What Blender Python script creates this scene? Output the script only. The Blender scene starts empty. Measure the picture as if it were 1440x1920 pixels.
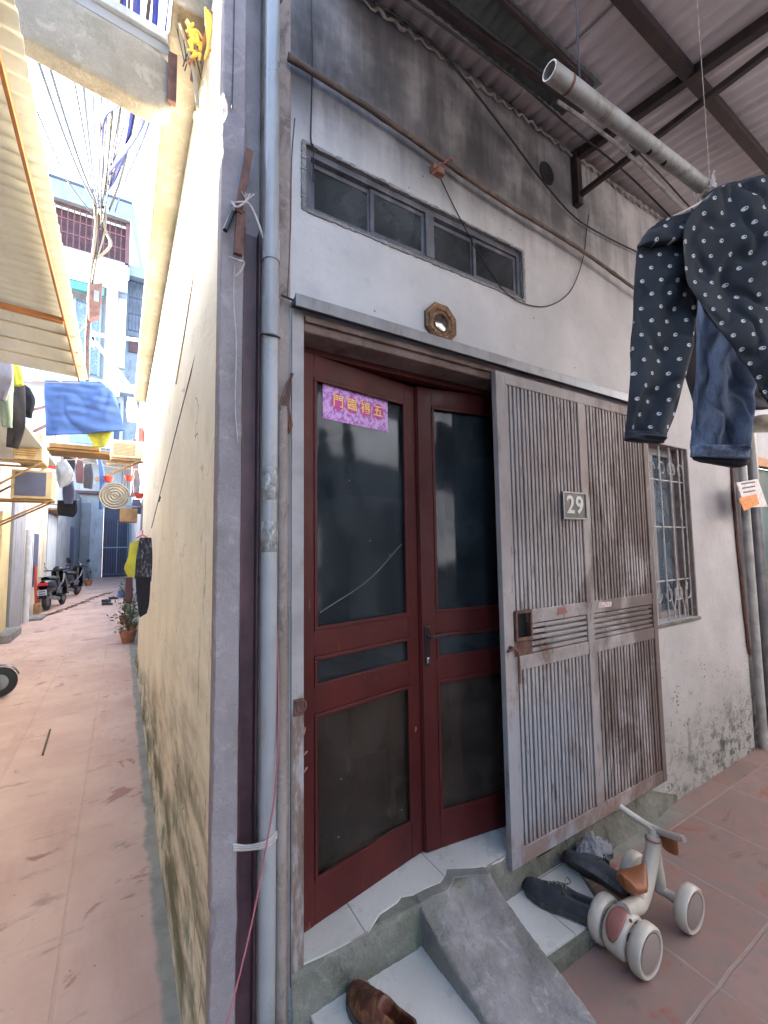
import bpy, bmesh, math, random
from mathutils import Vector, Matrix, noise as mnoise
random.seed(7)
R_ = math.radians
PI = math.pi
scn = bpy.context.scene
COL = scn.collection

# ------------------------------------------------------------------ camera
F = 804.0; PX = 720.0; PY = 960.0
YAW, PITCH, ROLL = R_(31.5), R_(4.3), R_(0.8)
CAM = Vector((-.266, -1.45, 1.62))
fw = Vector((math.sin(YAW)*math.cos(PITCH), math.cos(YAW)*math.cos(PITCH), math.sin(PITCH)))
r0 = Vector((math.cos(YAW), -math.sin(YAW), 0)); u0 = r0.cross(fw)
RT = r0*math.cos(ROLL) - u0*math.sin(ROLL)
UP = u0*math.cos(ROLL) + r0*math.sin(ROLL)
cd = bpy.data.cameras.new('camera'); cam = bpy.data.objects.new('camera', cd); COL.objects.link(cam)
m = Matrix.Identity(4)
for i in range(3):
    m[i][0] = RT[i]; m[i][1] = UP[i]; m[i][2] = -fw[i]; m[i][3] = CAM[i]
cam.matrix_world = m
cd.sensor_fit = 'HORIZONTAL'; cd.sensor_width = 36.0; cd.lens = 36.0*F/1440.0
cd.clip_start = 0.02; cd.clip_end = 500
scn.camera = cam

# ------------------------------------------------------------------ light
SUN = Vector((-1.0, 0.95, 0.62)).normalized()
w = bpy.data.worlds.new('World'); scn.world = w; w.use_nodes = True
nt = w.node_tree; bg = nt.nodes['Background']
sky = nt.nodes.new('ShaderNodeTexSky'); sky.sky_type = 'NISHITA'; sky.sun_disc = False
sky.sun_elevation = math.asin(SUN.z); sky.sun_rotation = math.atan2(SUN.x, SUN.y)
sky.air_density = 1.0; sky.dust_density = 1.5; sky.ozone_density = 1.0
nt.links.new(sky.outputs[0], bg.inputs[0]); bg.inputs[1].default_value = 0.105
sl = bpy.data.lights.new('sun', 'SUN'); sl.energy = 5.0; sl.angle = R_(0.6); sl.color = (1.0, .93, .82)
so = bpy.data.objects.new('sun', sl); COL.objects.link(so)
so.rotation_euler = SUN.to_track_quat('Z', 'Y').to_euler(); so.location = (-6, 3, 9)
scn.view_settings.view_transform = 'Standard'; scn.view_settings.look = 'None'
scn.view_settings.gamma = 1.0; scn.view_settings.exposure = 4.3

def at(px, py, ax, val):
    """the point of the plane (axis ax = val) seen at a photograph pixel"""
    d = fw + RT*((px-PX)/F) - UP*((py-PY)/F)
    return CAM + d*((val-CAM[ax])/d[ax])
def dp(px, py, depth):
    return CAM + (fw + RT*((px-PX)/F) - UP*((py-PY)/F))*depth

# ------------------------------------------------------------------ materials
class G:
    def __init__(s, name):
        s.m = bpy.data.materials.new(name); s.m.use_nodes = True
        s.nt = s.m.node_tree; s.b = s.nt.nodes['Principled BSDF']; s.o = s.nt.nodes['Material Output']
        s.h = None
    def n(s, t): return s.nt.nodes.new(t)
    def put(s, sock, v):
        if hasattr(v, 'is_linked') or hasattr(v, 'links'): s.nt.links.new(v, sock)
        else:
            if isinstance(v, (tuple, list)) and len(v) == 3 and sock.type == 'RGBA': v = (*v, 1)
            sock.default_value = v
    def pos(s): return s.n('ShaderNodeNewGeometry').outputs['Position']
    def obj(s): return s.n('ShaderNodeTexCoord').outputs['Object']
    def uv(s): return s.n('ShaderNodeTexCoord').outputs['UV']
    def sc(s, v, k, off=(0, 0, 0)):
        a = s.n('ShaderNodeVectorMath'); a.operation = 'MULTIPLY_ADD'
        s.put(a.inputs[0], v); a.inputs[1].default_value = k; a.inputs[2].default_value = off
        return a.outputs[0]
    def sep(s, v):
        a = s.n('ShaderNodeSeparateXYZ'); s.put(a.inputs[0], v); return a.outputs
    def comb(s, x, y, z):
        a = s.n('ShaderNodeCombineXYZ')
        for i, q in enumerate((x, y, z)): s.put(a.inputs[i], q)
        return a.outputs[0]
    def noise(s, v, scale=5, detail=5, rough=.6, dist=0.0):
        a = s.n('ShaderNodeTexNoise'); s.put(a.inputs['Vector'], v)
        a.inputs['Scale'].default_value = scale; a.inputs['Detail'].default_value = detail
        a.inputs['Roughness'].default_value = rough; a.inputs['Distortion'].default_value = dist
        return a.outputs['Fac']
    def vor(s, v, scale=5, rand=1.0, feat='F1', out='Distance'):
        a = s.n('ShaderNodeTexVoronoi'); s.put(a.inputs['Vector'], v); a.feature = feat
        a.inputs['Scale'].default_value = scale; a.inputs['Randomness'].default_value = rand
        return a.outputs[out]
    def mr(s, v, a, b, c=0.0, d=1.0, smooth=True):
        k = s.n('ShaderNodeMapRange'); k.clamp = True
        if smooth: k.interpolation_type = 'SMOOTHSTEP'
        s.put(k.inputs[0], v)
        for i, q in enumerate((a, b, c, d)): s.put(k.inputs[i+1], q)
        return k.outputs[0]
    def mt(s, op, a, b=0.0, c=None):
        k = s.n('ShaderNodeMath'); k.operation = op; s.put(k.inputs[0], a); s.put(k.inputs[1], b)
        if c is not None: s.put(k.inputs[2], c)
        return k.outputs[0]
    def mul(s, *a):
        r = a[0]
        for b in a[1:]: r = s.mt('MULTIPLY', r, b)
        return r
    def mix(s, f, a, b):
        k = s.n('ShaderNodeMix'); k.data_type = 'RGBA'
        s.put(k.inputs[0], f); s.put(k.inputs[6], a); s.put(k.inputs[7], b)
        return k.outputs[2]
    def bump(s, h, strength=.3, dist=.005):
        k = s.n('ShaderNodeBump'); k.inputs['Strength'].default_value = strength; k.inputs['Distance'].default_value = dist
        s.put(k.inputs['Height'], h)
        if s.h is not None: s.put(k.inputs['Normal'], s.h)
        s.h = k.outputs[0]
    def done(s, col, rough=.6, metal=0.0, spec=.5):
        s.put(s.b.inputs['Base Color'], col); s.put(s.b.inputs['Roughness'], rough)
        s.put(s.b.inputs['Metallic'], metal); s.b.inputs['Specular IOR Level'].default_value = spec
        if s.h is not None: s.nt.links.new(s.h, s.b.inputs['Normal'])
        return s.m

def simple(name, col, rough=.55, metal=0.0, var=.18, scale=9, dirt=None, damt=.35, bump=.15, coords='pos', spec=.5):
    """base colour with tonal drift, optional dirt blotches and a fine bump"""
    g = G(name); p = g.pos() if coords == 'pos' else g.obj()
    n1 = g.noise(p, scale, 6, .6)
    dark = tuple(c*(1-var*1.6) for c in col); lite = tuple(min(1, c*(1+var)) for c in col)
    c = g.mix(g.mr(n1, .3, .7), dark, lite)
    if dirt:
        n2 = g.noise(g.sc(p, (1, 1, .35)), scale*2.3, 7, .7, .4)
        c = g.mix(g.mul(g.mr(n2, .48, .68), damt*2), c, dirt)
    n3 = g.noise(p, scale*14, 3, .5)
    if bump: g.bump(n3, bump, .002)
    r = g.mr(n1, .2, .8, max(0, rough-.1), min(1, rough+.1))
    return g.done(c, r, metal, spec)

M = {}
def facade_mat():
    g = G('limewashed plaster'); p = g.pos(); x, y, z = g.sep(p)[:3]
    n1 = g.noise(p, 2.2, 6, .6); n2 = g.noise(p, 11, 8, .65)
    c = g.mix(g.mr(n1, .3, .7), (.385, .37, .37), (.475, .455, .455))
    c = g.mix(g.mul(g.mr(n2, .5, .75), .35), c, (.29, .28, .31))
    # soot and rain streaks under the roof
    streak = g.noise(g.sc(p, (9, 9, .9)), 1.0, 5, .6, .3)
    blot = g.noise(g.sc(p, (1.7, 1.7, 2.3), (3.1, 0, 1.7)), 1.6, 6, .62)
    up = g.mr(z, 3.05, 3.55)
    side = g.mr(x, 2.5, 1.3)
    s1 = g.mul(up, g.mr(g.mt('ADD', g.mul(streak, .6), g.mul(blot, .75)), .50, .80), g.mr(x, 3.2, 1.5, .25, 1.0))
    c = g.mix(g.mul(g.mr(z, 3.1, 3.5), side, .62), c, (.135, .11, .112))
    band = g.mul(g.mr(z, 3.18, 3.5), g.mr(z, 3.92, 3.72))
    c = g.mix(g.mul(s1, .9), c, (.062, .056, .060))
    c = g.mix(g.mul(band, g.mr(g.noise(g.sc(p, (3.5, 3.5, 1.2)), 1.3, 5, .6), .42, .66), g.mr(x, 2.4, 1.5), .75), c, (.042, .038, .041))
    c = g.mix(g.mul(g.mr(z, 3.2, 3.6), g.mr(streak, .62, .72), .5), c, (.24, .23, .25))
    # faint grey runs over the right side
    c = g.mix(g.mul(g.mr(z, 2.9, 3.7), g.mr(streak, .48, .66), .45), c, (.15, .145, .165))
    # damp foot, moss and flaked paint
    low = g.mr(g.mt('ADD', z, g.mul(g.mt('SUBTRACT', blot, .5), 1.0)), .95, .15)
    c = g.mix(g.mul(low, .5), c, (.27, .275, .25))
    moss = g.noise(p, 5.5, 8, .7, .5)
    c = g.mix(g.mul(g.mr(z, .75, .0), g.mr(moss, .50, .64), .85), c, (.09, .10, .075))
    mold = g.noise(g.sc(p, (1.2, 1, 1.6), (5, 0, 2)), 9, 8, .75, .4)
    c = g.mix(g.mul(g.mr(z, .62, .1), g.mr(x, 2.7, 3.4, .25, 1), g.mr(mold, .50, .58), .85), c, (.055, .058, .05))
    fl = g.vor(g.sc(p, (1, 1, 1.4)), 34, 1.0); cl = g.noise(p, 7, 5, .6)
    flake = g.mul(g.mr(g.mt('ADD', fl, g.mul(g.mt('SUBTRACT', g.noise(p, 50, 4, .7), .5), .5)), .34, .28), g.mr(cl, .53, .60), g.mr(z, 1.05, .6))
    c = g.mix(g.mul(flake, .85), c, (.12, .11, .11))
    fl2 = g.vor(g.sc(p, (1, 1, 1), (.3, .1, .7)), 9, 1.0)
    c = g.mix(g.mr(fl2, .045, .03), c, (.07, .06, .06))
    g.bump(g.noise(p, 60, 5, .6), .35, .004); g.bump(g.noise(p, 9, 4, .6), .4, .012)
    g.bump(g.mr(flake, 0, 1, 1, 0), .4, .004)
    return g.done(c, .85, 0, .25)
M['facade'] = facade_mat()

def alley_wall_mat():
    g = G('cream painted render'); p = g.pos(); x, y, z = g.sep(p)[:3]
    n1 = g.noise(p, 1.7, 6, .6); n2 = g.noise(g.sc(p, (1, .4, .5)), 9, 8, .7, .3)
    c = g.mix(g.mr(n1, .3, .7), (.74, .68, .52), (.82, .76, .61))
    c = g.mix(g.mul(g.mr(n2, .5, .72), .35), c, (.50, .44, .34))
    # grey run below the corner and green-black damp at the foot
    near = g.mr(y, 1.9, .2); blot = g.noise(g.sc(p, (1, .55, 1.3)), 1.8, 8, .68, .3)
    h = g.mr(y, 5.0, .15, .22, 1.2)
    k = g.mt('DIVIDE', z, h)
    low = g.mr(g.mt('ADD', k, g.mul(g.mt('SUBTRACT', blot, .5), 1.5)), 1.15, .35)
    st = g.noise(g.sc(p, (1.0, .38, 1.7)), 5.0, 9, .66, .2)
    c = g.mix(g.mul(low, g.mr(st, .30, .66, .25, .8)), c, (.34, .295, .215))
    c = g.mix(g.mul(g.mr(g.mt('ADD', k, g.mul(g.mt('SUBTRACT', blot, .5), 1.3)), .8, .1), g.mr(st, .40, .62), .9), c, (.10, .10, .055))
    c = g.mix(g.mul(low, g.mr(g.noise(p, 4, 4, .6), .60, .68), .6), c, (.10, .19, .14))
    sp = g.mul(g.mr(z, 2.2, 1.7), g.mr(y, .9, .1), g.mr(g.noise(g.sc(p, (14, 14, 4)), 1.0, 6, .7), .56, .68))
    c = g.mix(g.mul(sp, .75), c, (.12, .11, .08))
    cv = g.n('ShaderNodeVectorMath'); cv.operation = 'ADD'; nz = g.n('ShaderNodeTexNoise'); g.put(nz.inputs['Vector'], p); nz.inputs['Scale'].default_value = 4; g.put(cv.inputs[0], p)
    cs = g.n('ShaderNodeVectorMath'); cs.operation = 'SCALE'; g.put(cs.inputs[0], nz.outputs['Color']); cs.inputs['Scale'].default_value = .35; g.put(cv.inputs[1], cs.outputs[0])
    ck = g.mul(g.mr(g.vor(cv.outputs[0], 1.15, 1.0, 'DISTANCE_TO_EDGE'), .0045, .002), g.mr(g.noise(p, 1.6, 3, .5), .48, .56))
    c = g.mix(g.mul(ck, .75), c, (.12, .10, .07)); g.bump(g.mt('SUBTRACT', 1.0, ck), .5, .004)
    g.bump(g.noise(p, 45, 5, .6), .35, .005); g.bump(g.noise(p, 6, 5, .6), .5, .02)
    return g.done(c, .88, 0, .2)
M['cream'] = alley_wall_mat()

def tile_mat():
    g = G('terracotta paving'); p = g.pos(); x, y, z = g.sep(p)[:3]
    T = .515
    def grout(a, off, per=T):
        fx = g.mt('FRACT', g.mt('DIVIDE', g.mt('ADD', a, off), per))
        return g.mul(g.mt('MINIMUM', fx, g.mt('SUBTRACT', 1.0, fx)), per)
    wob = g.mul(g.mt('SUBTRACT', g.noise(p, 6, 3, .5), .5), .012)
    gx = grout(g.mt('ADD', x, wob), 60*T - 1.63); gy = grout(g.mt('ADD', y, wob), 60*T + .635)
    gr = g.mr(g.mt('MINIMUM', gx, gy), .004, .0075)      # 0 in the joint
    ti = g.comb(g.mt('FLOOR', g.mt('DIVIDE', g.mt('ADD', x, 60*T-1.63), T)), g.mt('FLOOR', g.mt('DIVIDE', g.mt('ADD', y, 60*T+.635), T)), 0.0)
    wn = g.n('ShaderNodeTexWhiteNoise'); wn.noise_dimensions = '3D'; g.put(wn.inputs['Vector'], ti)
    tv = wn.outputs['Value']
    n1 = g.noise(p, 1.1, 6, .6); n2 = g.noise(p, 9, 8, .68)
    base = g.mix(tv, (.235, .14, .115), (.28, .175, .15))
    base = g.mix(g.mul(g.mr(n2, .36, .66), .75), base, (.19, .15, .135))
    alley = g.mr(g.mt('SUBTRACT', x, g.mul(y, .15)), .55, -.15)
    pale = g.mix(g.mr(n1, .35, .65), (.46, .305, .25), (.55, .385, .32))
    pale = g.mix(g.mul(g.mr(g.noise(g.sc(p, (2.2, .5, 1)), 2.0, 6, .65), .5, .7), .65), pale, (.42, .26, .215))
    c = g.mix(alley, base, pale)  # same paving, paler in the alley: daylight and yard shade put into colour
    # brick-red patches where the glaze shows, dark damp marks
    wet = g.noise(g.sc(p, (1, 1, 1), (1.3, 4.2, 0)), 2.3, 6, .66, .6)
    c = g.mix(g.mul(g.mr(wet, .585, .65), .8), c, (.25, .075, .045))
    dk = g.noise(g.sc(p, (1.0, 2.2, 1), (7, 2, 0)), 3.2, 7, .7, .5)
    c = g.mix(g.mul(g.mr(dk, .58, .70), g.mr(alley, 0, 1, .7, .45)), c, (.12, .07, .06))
    sp = g.vor(p, 11, 1.0)
    c = g.mix(g.mul(g.mr(sp, .05, .035), .8), c, (.10, .08, .07))
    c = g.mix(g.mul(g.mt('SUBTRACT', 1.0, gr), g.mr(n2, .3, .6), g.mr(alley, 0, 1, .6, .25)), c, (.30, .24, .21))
    # green-grey cement run along the house foot
    e = g.mul(g.mt('SUBTRACT', g.noise(p, 5, 6, .7), .5), .09)
    rb = g.mul(g.mr(g.mt('ADD', y, e), -.12, -.06), g.mr(x, 2.9, 2.4), g.mr(x, .7, .9))
    lb = g.mul(g.mr(g.mt('ADD', x, e), -.115, -.09), g.mr(g.mt('ADD', x, e), .3, .2))
    c = g.mix(g.mul(g.mt('MAXIMUM', rb, lb), .9), c, g.mix(g.mr(n2, .35, .7), (.25, .255, .22), (.17, .175, .155)))
    g.bump(gr, .5, .004); g.bump(g.noise(p, 40, 5, .6), .25, .003); g.bump(g.noise(p, 3.5, 4, .5), .35, .02)
    return g.done(c, g.mr(wet, .45, .68, .72, .42), 0, .35)
M['ground'] = tile_mat()

def cement_mat(name, a, b, dirt=(.10, .11, .09), wear=.5, grit=.25):
    g = G(name); p = g.pos()
    c = g.mix(g.mr(g.noise(p, 3.5, 7, .65), .32, .68), a, b)
    c = g.mix(g.mul(g.mr(g.noise(g.sc(p, (1, 1, .5)), 8, 8, .72, .6), .5, .68), wear), c, dirt)
    c = g.mix(g.mul(g.mr(g.noise(p, 12, 7, .7, .8), .54, .66), .25+.35*grit), c, tuple(min(.6, q*1.55) for q in b))
    c = g.mix(g.mul(g.mr(g.noise(p, 2.2, 4, .6), .52, .62), .5), c, (a[0]*.75, a[1]*.85, a[2]*.7))
    c = g.mix(g.mr(g.vor(p, 38, 1.0), .10, .06, 0, .6), c, tuple(q*.5 for q in a))
    gr_ = g.noise(p, 150, 4, .7)
    c = g.mix(g.mr(gr_, .45, .7, 0, .45*grit), c, tuple(q*1.7 for q in b))
    g.bump(gr_, .5*grit, .003); g.bump(g.noise(p, 26, 7, .7), .3+.6*grit, .010); g.bump(g.noise(p, 6, 5, .65), .3+.5*grit, .025)
    return g.done(c, .9, 0, .2)
M['cement'] = cement_mat('rough cement', (.14, .13, .125), (.27, .255, .255), grit=.35)
M['mosscement'] = cement_mat('mossy cement', (.12, .12, .10), (.20, .195, .17), (.045, .05, .035), .8, .5)
M['pilaster'] = cement_mat('lilac grey plaster', (.215, .185, .195), (.28, .245, .255), (.16, .14, .17), .3)
M['column'] = cement_mat('stained column plaster', (.205, .165, .15), (.28, .235, .22), (.075, .05, .04), .75)
M['eave'] = cement_mat('buff concrete', (.20, .175, .145), (.26, .235, .20), (.12, .10, .08), .45)
M['lintel'] = cement_mat('pinkish concrete', (.13, .085, .075), (.20, .145, .13), (.045, .03, .025), .75)

def white_tile_mat():
    g = G('white glazed tile'); p = g.pos(); x, y, z = g.sep(p)[:3]
    def jt(a, off, per):
        fx = g.mt('FRACT', g.mt('DIVIDE', g.mt('ADD', a, off), per))
        return g.mul(g.mt('MINIMUM', fx, g.mt('SUBTRACT', 1.0, fx)), per)
    j = g.mr(g.mt('MINIMUM', jt(x, 9.49, .40), jt(y, 10.02, .40)), .0015, .003)
    c = g.mix(g.mr(g.noise(p, 3, 5, .6), .3, .7), (.44, .43, .395), (.54, .53, .50))
    chk = g.n('ShaderNodeTexChecker'); g.put(chk.inputs['Vector'], g.sc(p, (1, 1, 1), (.003, .003, .0))); chk.inputs['Scale'].default_value = 55
    c = g.mix(g.mul(chk.outputs['Fac'], .10), c, (.40, .41, .40))
    c = g.mix(g.mul(g.mr(g.noise(p, 14, 8, .7), .55, .75), .5), c, (.30, .29, .27))
    c = g.mix(g.mr(g.vor(p, 16, 1.0), .04, .025, 0, .8), c, (.12, .10, .09))
    c = g.mix(g.mt('SUBTRACT', 1.0, j), c, (.22, .20, .18))
    g.bump(j, .4, .002)
    return g.done(c, g.mr(g.noise(p, 10, 5, .6), .3, .7, .25, .5), 0, .5)
M['tile'] = white_tile_mat()

def door_mat():
    g = G('oxblood door paint'); p = g.obj()
    c = g.mix(g.mr(g.noise(g.sc(p, (1, 1, .3)), 6, 6, .6), .3, .7), (.044, .0048, .0052), (.070, .009, .0085))
    c = g.mix(g.mr(g.noise(g.sc(p, (8, 8, 1)), 6, 6, .7), .64, .72, 0, .45), c, (.30, .10, .08))
    g.bump(g.noise(g.sc(p, (20, 20, 1.5)), 3, 5, .6), .15, .002)
    return g.done(c, g.mr(g.noise(p, 12, 5, .6), .3, .7, .42, .6), 0, .3)
M['door'] = door_mat()

def gate_mat():
    g = G('weathered gate paint'); p = g.pos(); x, y, z = g.sep(p)[:3]
    c = g.mix(g.mr(g.noise(p, 4, 6, .6), .3, .7), (.25, .222, .215), (.335, .305, .30))
    # bare grey sheet at the foot left, rust over the right panel
    c = g.mix(g.mul(g.mr(z, 1.0, .75), g.mr(x, 2.0, 1.6), .7), c, (.25, .265, .30))
    ru = g.noise(g.sc(p, (2.2, 2.2, 1.0), (2, 0, .4)), 2.2, 7, .7, .5)
    k = g.mr(x, 1.55, 2.5, -.06, .13, False)
    rm = g.mr(g.mt('ADD', ru, k), .46, .66)
    c = g.mix(g.mul(rm, .75), c, (.085, .055, .045))
    c = g.mix(g.mul(g.mr(ru, .64, .72), .7), c, (.17, .065, .03))
    r2 = g.noise(g.sc(p, (11, 11, 3)), 2.0, 7, .7)
    c = g.mix(g.mul(g.mr(r2, .56, .68), .7), c, (.07, .04, .032))
    low = g.mul(g.mr(z, .42, .2), g.mr(g.noise(p, 6, 6, .7), .4, .6))
    c = g.mix(g.mul(low, .7), c, (.17, .09, .06))
    c = g.mix(g.mul(g.mr(g.noise(g.sc(p, (1, 1, 1), (4, 1, 1)), 1.5, 4, .5), .55, .7), .4), c, (.22, .15, .14))
    g.bump(r2, .35, .003)
    return g.done(c, .68, 0, .3)
M['gate'] = gate_mat()

M['jamb'] = simple('chipped pale metal strip', (.27, .25, .25), .5, 0, .12, 7, (.14, .08, .05), .4)
def jamb_mat():
    g = G('chipped pale steel strip'); p = g.pos(); x, y, z = g.sep(p)[:3]
    c = g.mix(g.mr(g.noise(p, 7, 6, .6), .3, .7), (.25, .23, .23), (.32, .30, .30))
    n = g.noise(g.sc(p, (5, 5, 1.2)), 3.0, 8, .7, .3)
    c = g.mix(g.mul(g.mr(g.mt('ADD', n, g.mr(z, 2.0, .6, -.12, .07)), .50, .62), .8), c, (.13, .075, .05))
    c = g.mix(g.mul(g.mr(n, .60, .68), g.mr(z, 1.6, 1.0), .8), c, (.06, .03, .022))
    g.bump(n, .5, .004); return g.done(c, .65, 0, .3)
M['jamb'] = jamb_mat()
M['rust'] = simple('rusty steel', (.13, .06, .045), .8, .1, .3, 14, (.06, .03, .025), .5)
M['steel'] = simple('maroon primed steel', (.085, .035, .045), .5, 0, .3, 6, (.04, .02, .025), .4)
M['roofbeam'] = simple('dark roof steel', (.028, .015, .016), .6, 0, .3, 8, (.05, .03, .025), .3)
M['pvc'] = simple('grey pvc', (.28, .285, .30), .36, 0, .07, 4, (.15, .15, .15), .3, .03)
M['pvcw'] = simple('dusty white pvc', (.27, .26, .25), .55, 0, .15, 9, (.13, .11, .09), .55)
M['alu'] = simple('dull aluminium', (.20, .20, .21), .45, .5, .15, 8, (.14, .12, .10), .35)
M['winframe'] = simple('grey window aluminium', (.105, .105, .125), .5, .3, .2, 9, (.20, .19, .19), .35)
M['bamboo'] = simple('old bamboo', (.105, .068, .052), .65, 0, .35, 8, (.05, .03, .025), .5)
M['rope'] = simple('pale nylon rope', (.42, .38, .37), .7, 0, .12, 30)
M['cable'] = simple('black cable', (.010, .010, .013), .5, 0, .1, 9)
M['cableblue'] = simple('blue cable', (.012, .02, .20), .5, 0, .1, 9)
M['cabletan'] = simple('tan cable', (.26, .20, .12), .5, 0, .1, 9)
M['cablered'] = simple('faded red cable', (.36, .11, .13), .5, 0, .1, 9)
M['orange'] = simple('orange painted steel', (.42, .17, .065), .55, 0, .15, 5, (.30, .14, .08), .3)
M['yellowtape'] = simple('yellow tape', (.80, .48, .05), .5, 0, .15, 9)
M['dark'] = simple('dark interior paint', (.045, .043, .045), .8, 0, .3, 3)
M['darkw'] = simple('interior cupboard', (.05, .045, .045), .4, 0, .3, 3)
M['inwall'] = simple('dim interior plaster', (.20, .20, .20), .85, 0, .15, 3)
M['gold'] = simple('carved gilt wood', (.17, .08, .03), .5, .1, .4, 30, (.07, .035, .015), .5)
M['plasticw'] = simple('cream toy plastic', (.48, .44, .38), .38, 0, .06, 6, (.30, .26, .22), .2, .02)
M['plastict'] = simple('greige toy plastic', (.26, .215, .20), .45, 0, .06, 6, None, 0, .02)
M['leather'] = simple('tan leatherette', (.24, .08, .03), .42, 0, .12, 12, (.20, .07, .03), .2, .1)
M['pinkp'] = simple('salmon plastic', (.27, .105, .085), .5, 0, .08, 8, None, 0, .02)
M['rubber'] = simple('black rubber', (.018, .018, .02), .65, 0, .2, 12)
M['shoe'] = simple('charcoal knit', (.030, .034, .042), .8, 0, .3, 40, None, 0, .5)
M['sole'] = simple('black sole', (.030, .030, .032), .5, 0, .2, 20, (.10, .09, .08), .3)
M['brownshoe'] = simple('brown leather', (.075, .022, .013), .42, 0, .35, 16, (.30, .13, .05), .35)
M['navy'] = simple('navy cloth', (.012, .014, .022), .85, 0, .2, 30)
M['greycloth'] = simple('dark grey cloth', (.045, .04, .045), .9, 0, .2, 12)
M['blackp'] = simple('black gloss plastic', (.015, .015, .017), .22, 0, .1, 6)
M['chrome'] = simple('worn chrome', (.6, .6, .6), .25, 1.0, .1, 9)
M['redlamp'] = simple('red lens', (.55, .02, .03), .2, 0, .05, 9)
M['whitep'] = simple('white paint', (.55, .56, .58), .5, 0, .08, 4, (.35, .30, .25), .3)
M['bluepaint'] = simple('pale blue paint', (.27, .34, .38), .5, 0, .08, 3)
M['bluewall'] = simple('blue-grey render', (.25, .27, .31), .8, 0, .14, 1.5, (.14, .15, .17), .5)
M['white_wall'] = simple('white render', (.42, .44, .48), .85, 0, .09, 1.5, (.27, .27, .26), .4)
M['greywall'] = simple('grey render', (.24, .24, .26), .85, 0, .14, 1.5, (.22, .22, .22), .35)
M['tanwall'] = simple('tan render', (.54, .46, .36), .85, 0, .12, 1.8, (.28, .23, .18), .4)
M['yellowwall'] = simple('yellow paint', (.55, .43, .22), .8, 0, .1, 2, (.45, .36, .2), .3)
M['teal'] = simple('teal trim', (.08, .28, .27), .5, 0, .08, 3)
M['redrail'] = simple('brick red railing', (.16, .06, .065), .6, 0, .12, 3)
M['dimred'] = simple('dull red window cage', (.10, .04, .045), .6, 0, .15, 3)
M['bluegate'] = simple('deep blue gate', (.028, .034, .085), .5, 0, .2, 2)
M['cream_p'] = simple('cream metal casing', (.46, .36, .21), .45, 0, .1, 4, (.25, .17, .09), .4)
M['slate'] = simple('slate blue panel', (.07, .08, .14), .6, 0, .1, 5)
M['bluecloth'] = simple('sky blue cotton', (.085, .16, .40), .85, 0, .10, 3)
M['yellowcloth'] = simple('yellow cotton', (.55, .52, .06), .85, 0, .12, 8)
M['palegreen'] = simple('pale green cloth', (.28, .38, .32), .85, 0, .1, 5)
M['lilaccloth'] = simple('lilac grey cloth', (.24, .22, .25), .85, 0, .15, 6)
M['wood'] = simple('raw plank', (.30, .17, .07), .7, 0, .25, 5, (.30, .16, .07), .4)
M['redplastic'] = simple('red plastic', (.45, .05, .03), .4, 0, .1, 8)
M['terracotta'] = simple('clay pot', (.36, .14, .07), .7, 0, .2, 12, (.15, .08, .05), .4)
M['leaf'] = simple('leaf green', (.055, .10, .03), .55, 0, .4, 20)
M['leafp'] = simple('leaf pale', (.16, .22, .08), .55, 0, .3, 20)
M['curtain'] = simple('pale curtain', (.22, .25, .28), .8, 0, .15, 8)
M['bagw'] = simple('milky plastic bag', (.6, .6, .62), .35, 0, .08, 30)
M['soil'] = simple('soil', (.06, .04, .03), .9, 0, .3, 30)
M['zinc'] = simple('zinc tray', (.28, .26, .225), .45, .5, .1, 12, (.30, .24, .18), .3)
M['plate'] = simple('slate blue enamel', (.05, .06, .07), .45, 0, .15, 20, (.20, .13, .10), .3)
M['digit'] = simple('white enamel', (.48, .50, .50), .5, 0, .08, 30)
M['brick'] = simple('dull brick', (.18, .08, .055), .85, 0, .25, 6, (.16, .10, .08), .4)
M['hole'] = simple('shaded hole black', (.008, .008, .008), .95, 0, .2, 8)  # near-black stands for the shade inside holes
M['stump'] = simple('mop grey', (.30, .26, .22), .9, 0, .3, 30)

def glass_mat(name, tint, refl=.16, dirt=(.16, .18, .20), dirta=.10):
    g = G(name); p = g.pos()
    tr = g.n('ShaderNodeBsdfTransparent'); tr.inputs[0].default_value = (*tint, 1)
    gl = g.n('ShaderNodeBsdfGlossy'); gl.inputs[0].default_value = (.9, .93, 1, 1); gl.inputs['Roughness'].default_value = .07
    df = g.n('ShaderNodeBsdfDiffuse'); g.put(df.inputs[0], dirt)
    lw = g.n('ShaderNodeLayerWeight'); lw.inputs[0].default_value = .25
    m1 = g.n('ShaderNodeMixShader'); g.put(m1.inputs[0], g.mt('ADD', g.mul(lw.outputs['Fresnel'], .35), refl*.5))
    g.nt.links.new(tr.outputs[0], m1.inputs[1]); g.nt.links.new(gl.outputs[0], m1.inputs[2])
    m2 = g.n('ShaderNodeMixShader')
    d = g.mt('ADD', dirta*.6, g.mul(g.mr(g.noise(g.sc(p, (1, 1, .8)), 3.5, 7, .7), .4, .75), dirta*1.6))
    sp = g.mr(g.vor(g.sc(p, (1, 1, .8)), 13, 1.0), .035, .025)
    g.put(m2.inputs[0], g.mt('MAXIMUM', d, g.mul(sp, .8)))
    g.nt.links.new(m1.outputs[0], m2.inputs[1]); g.nt.links.new(df.outputs[0], m2.inputs[2])
    g.nt.links.new(m2.outputs[0], g.o.inputs['Surface'])
    return g.m
M['glass'] = glass_mat('dusty door glass', (.50, .57, .62), .04, (.060, .072, .080), .30)
M['glassb'] = glass_mat('brownish door glass', (.58, .54, .50), .04, (.070, .055, .047), .30)
M['glassw'] = glass_mat('grimy window glass', (.35, .38, .42), .06, (.075, .080, .085), .45)
M['glassblue'] = glass_mat('blue window glass', (.5, .6, .7), .2, (.3, .36, .42), .4)

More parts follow.
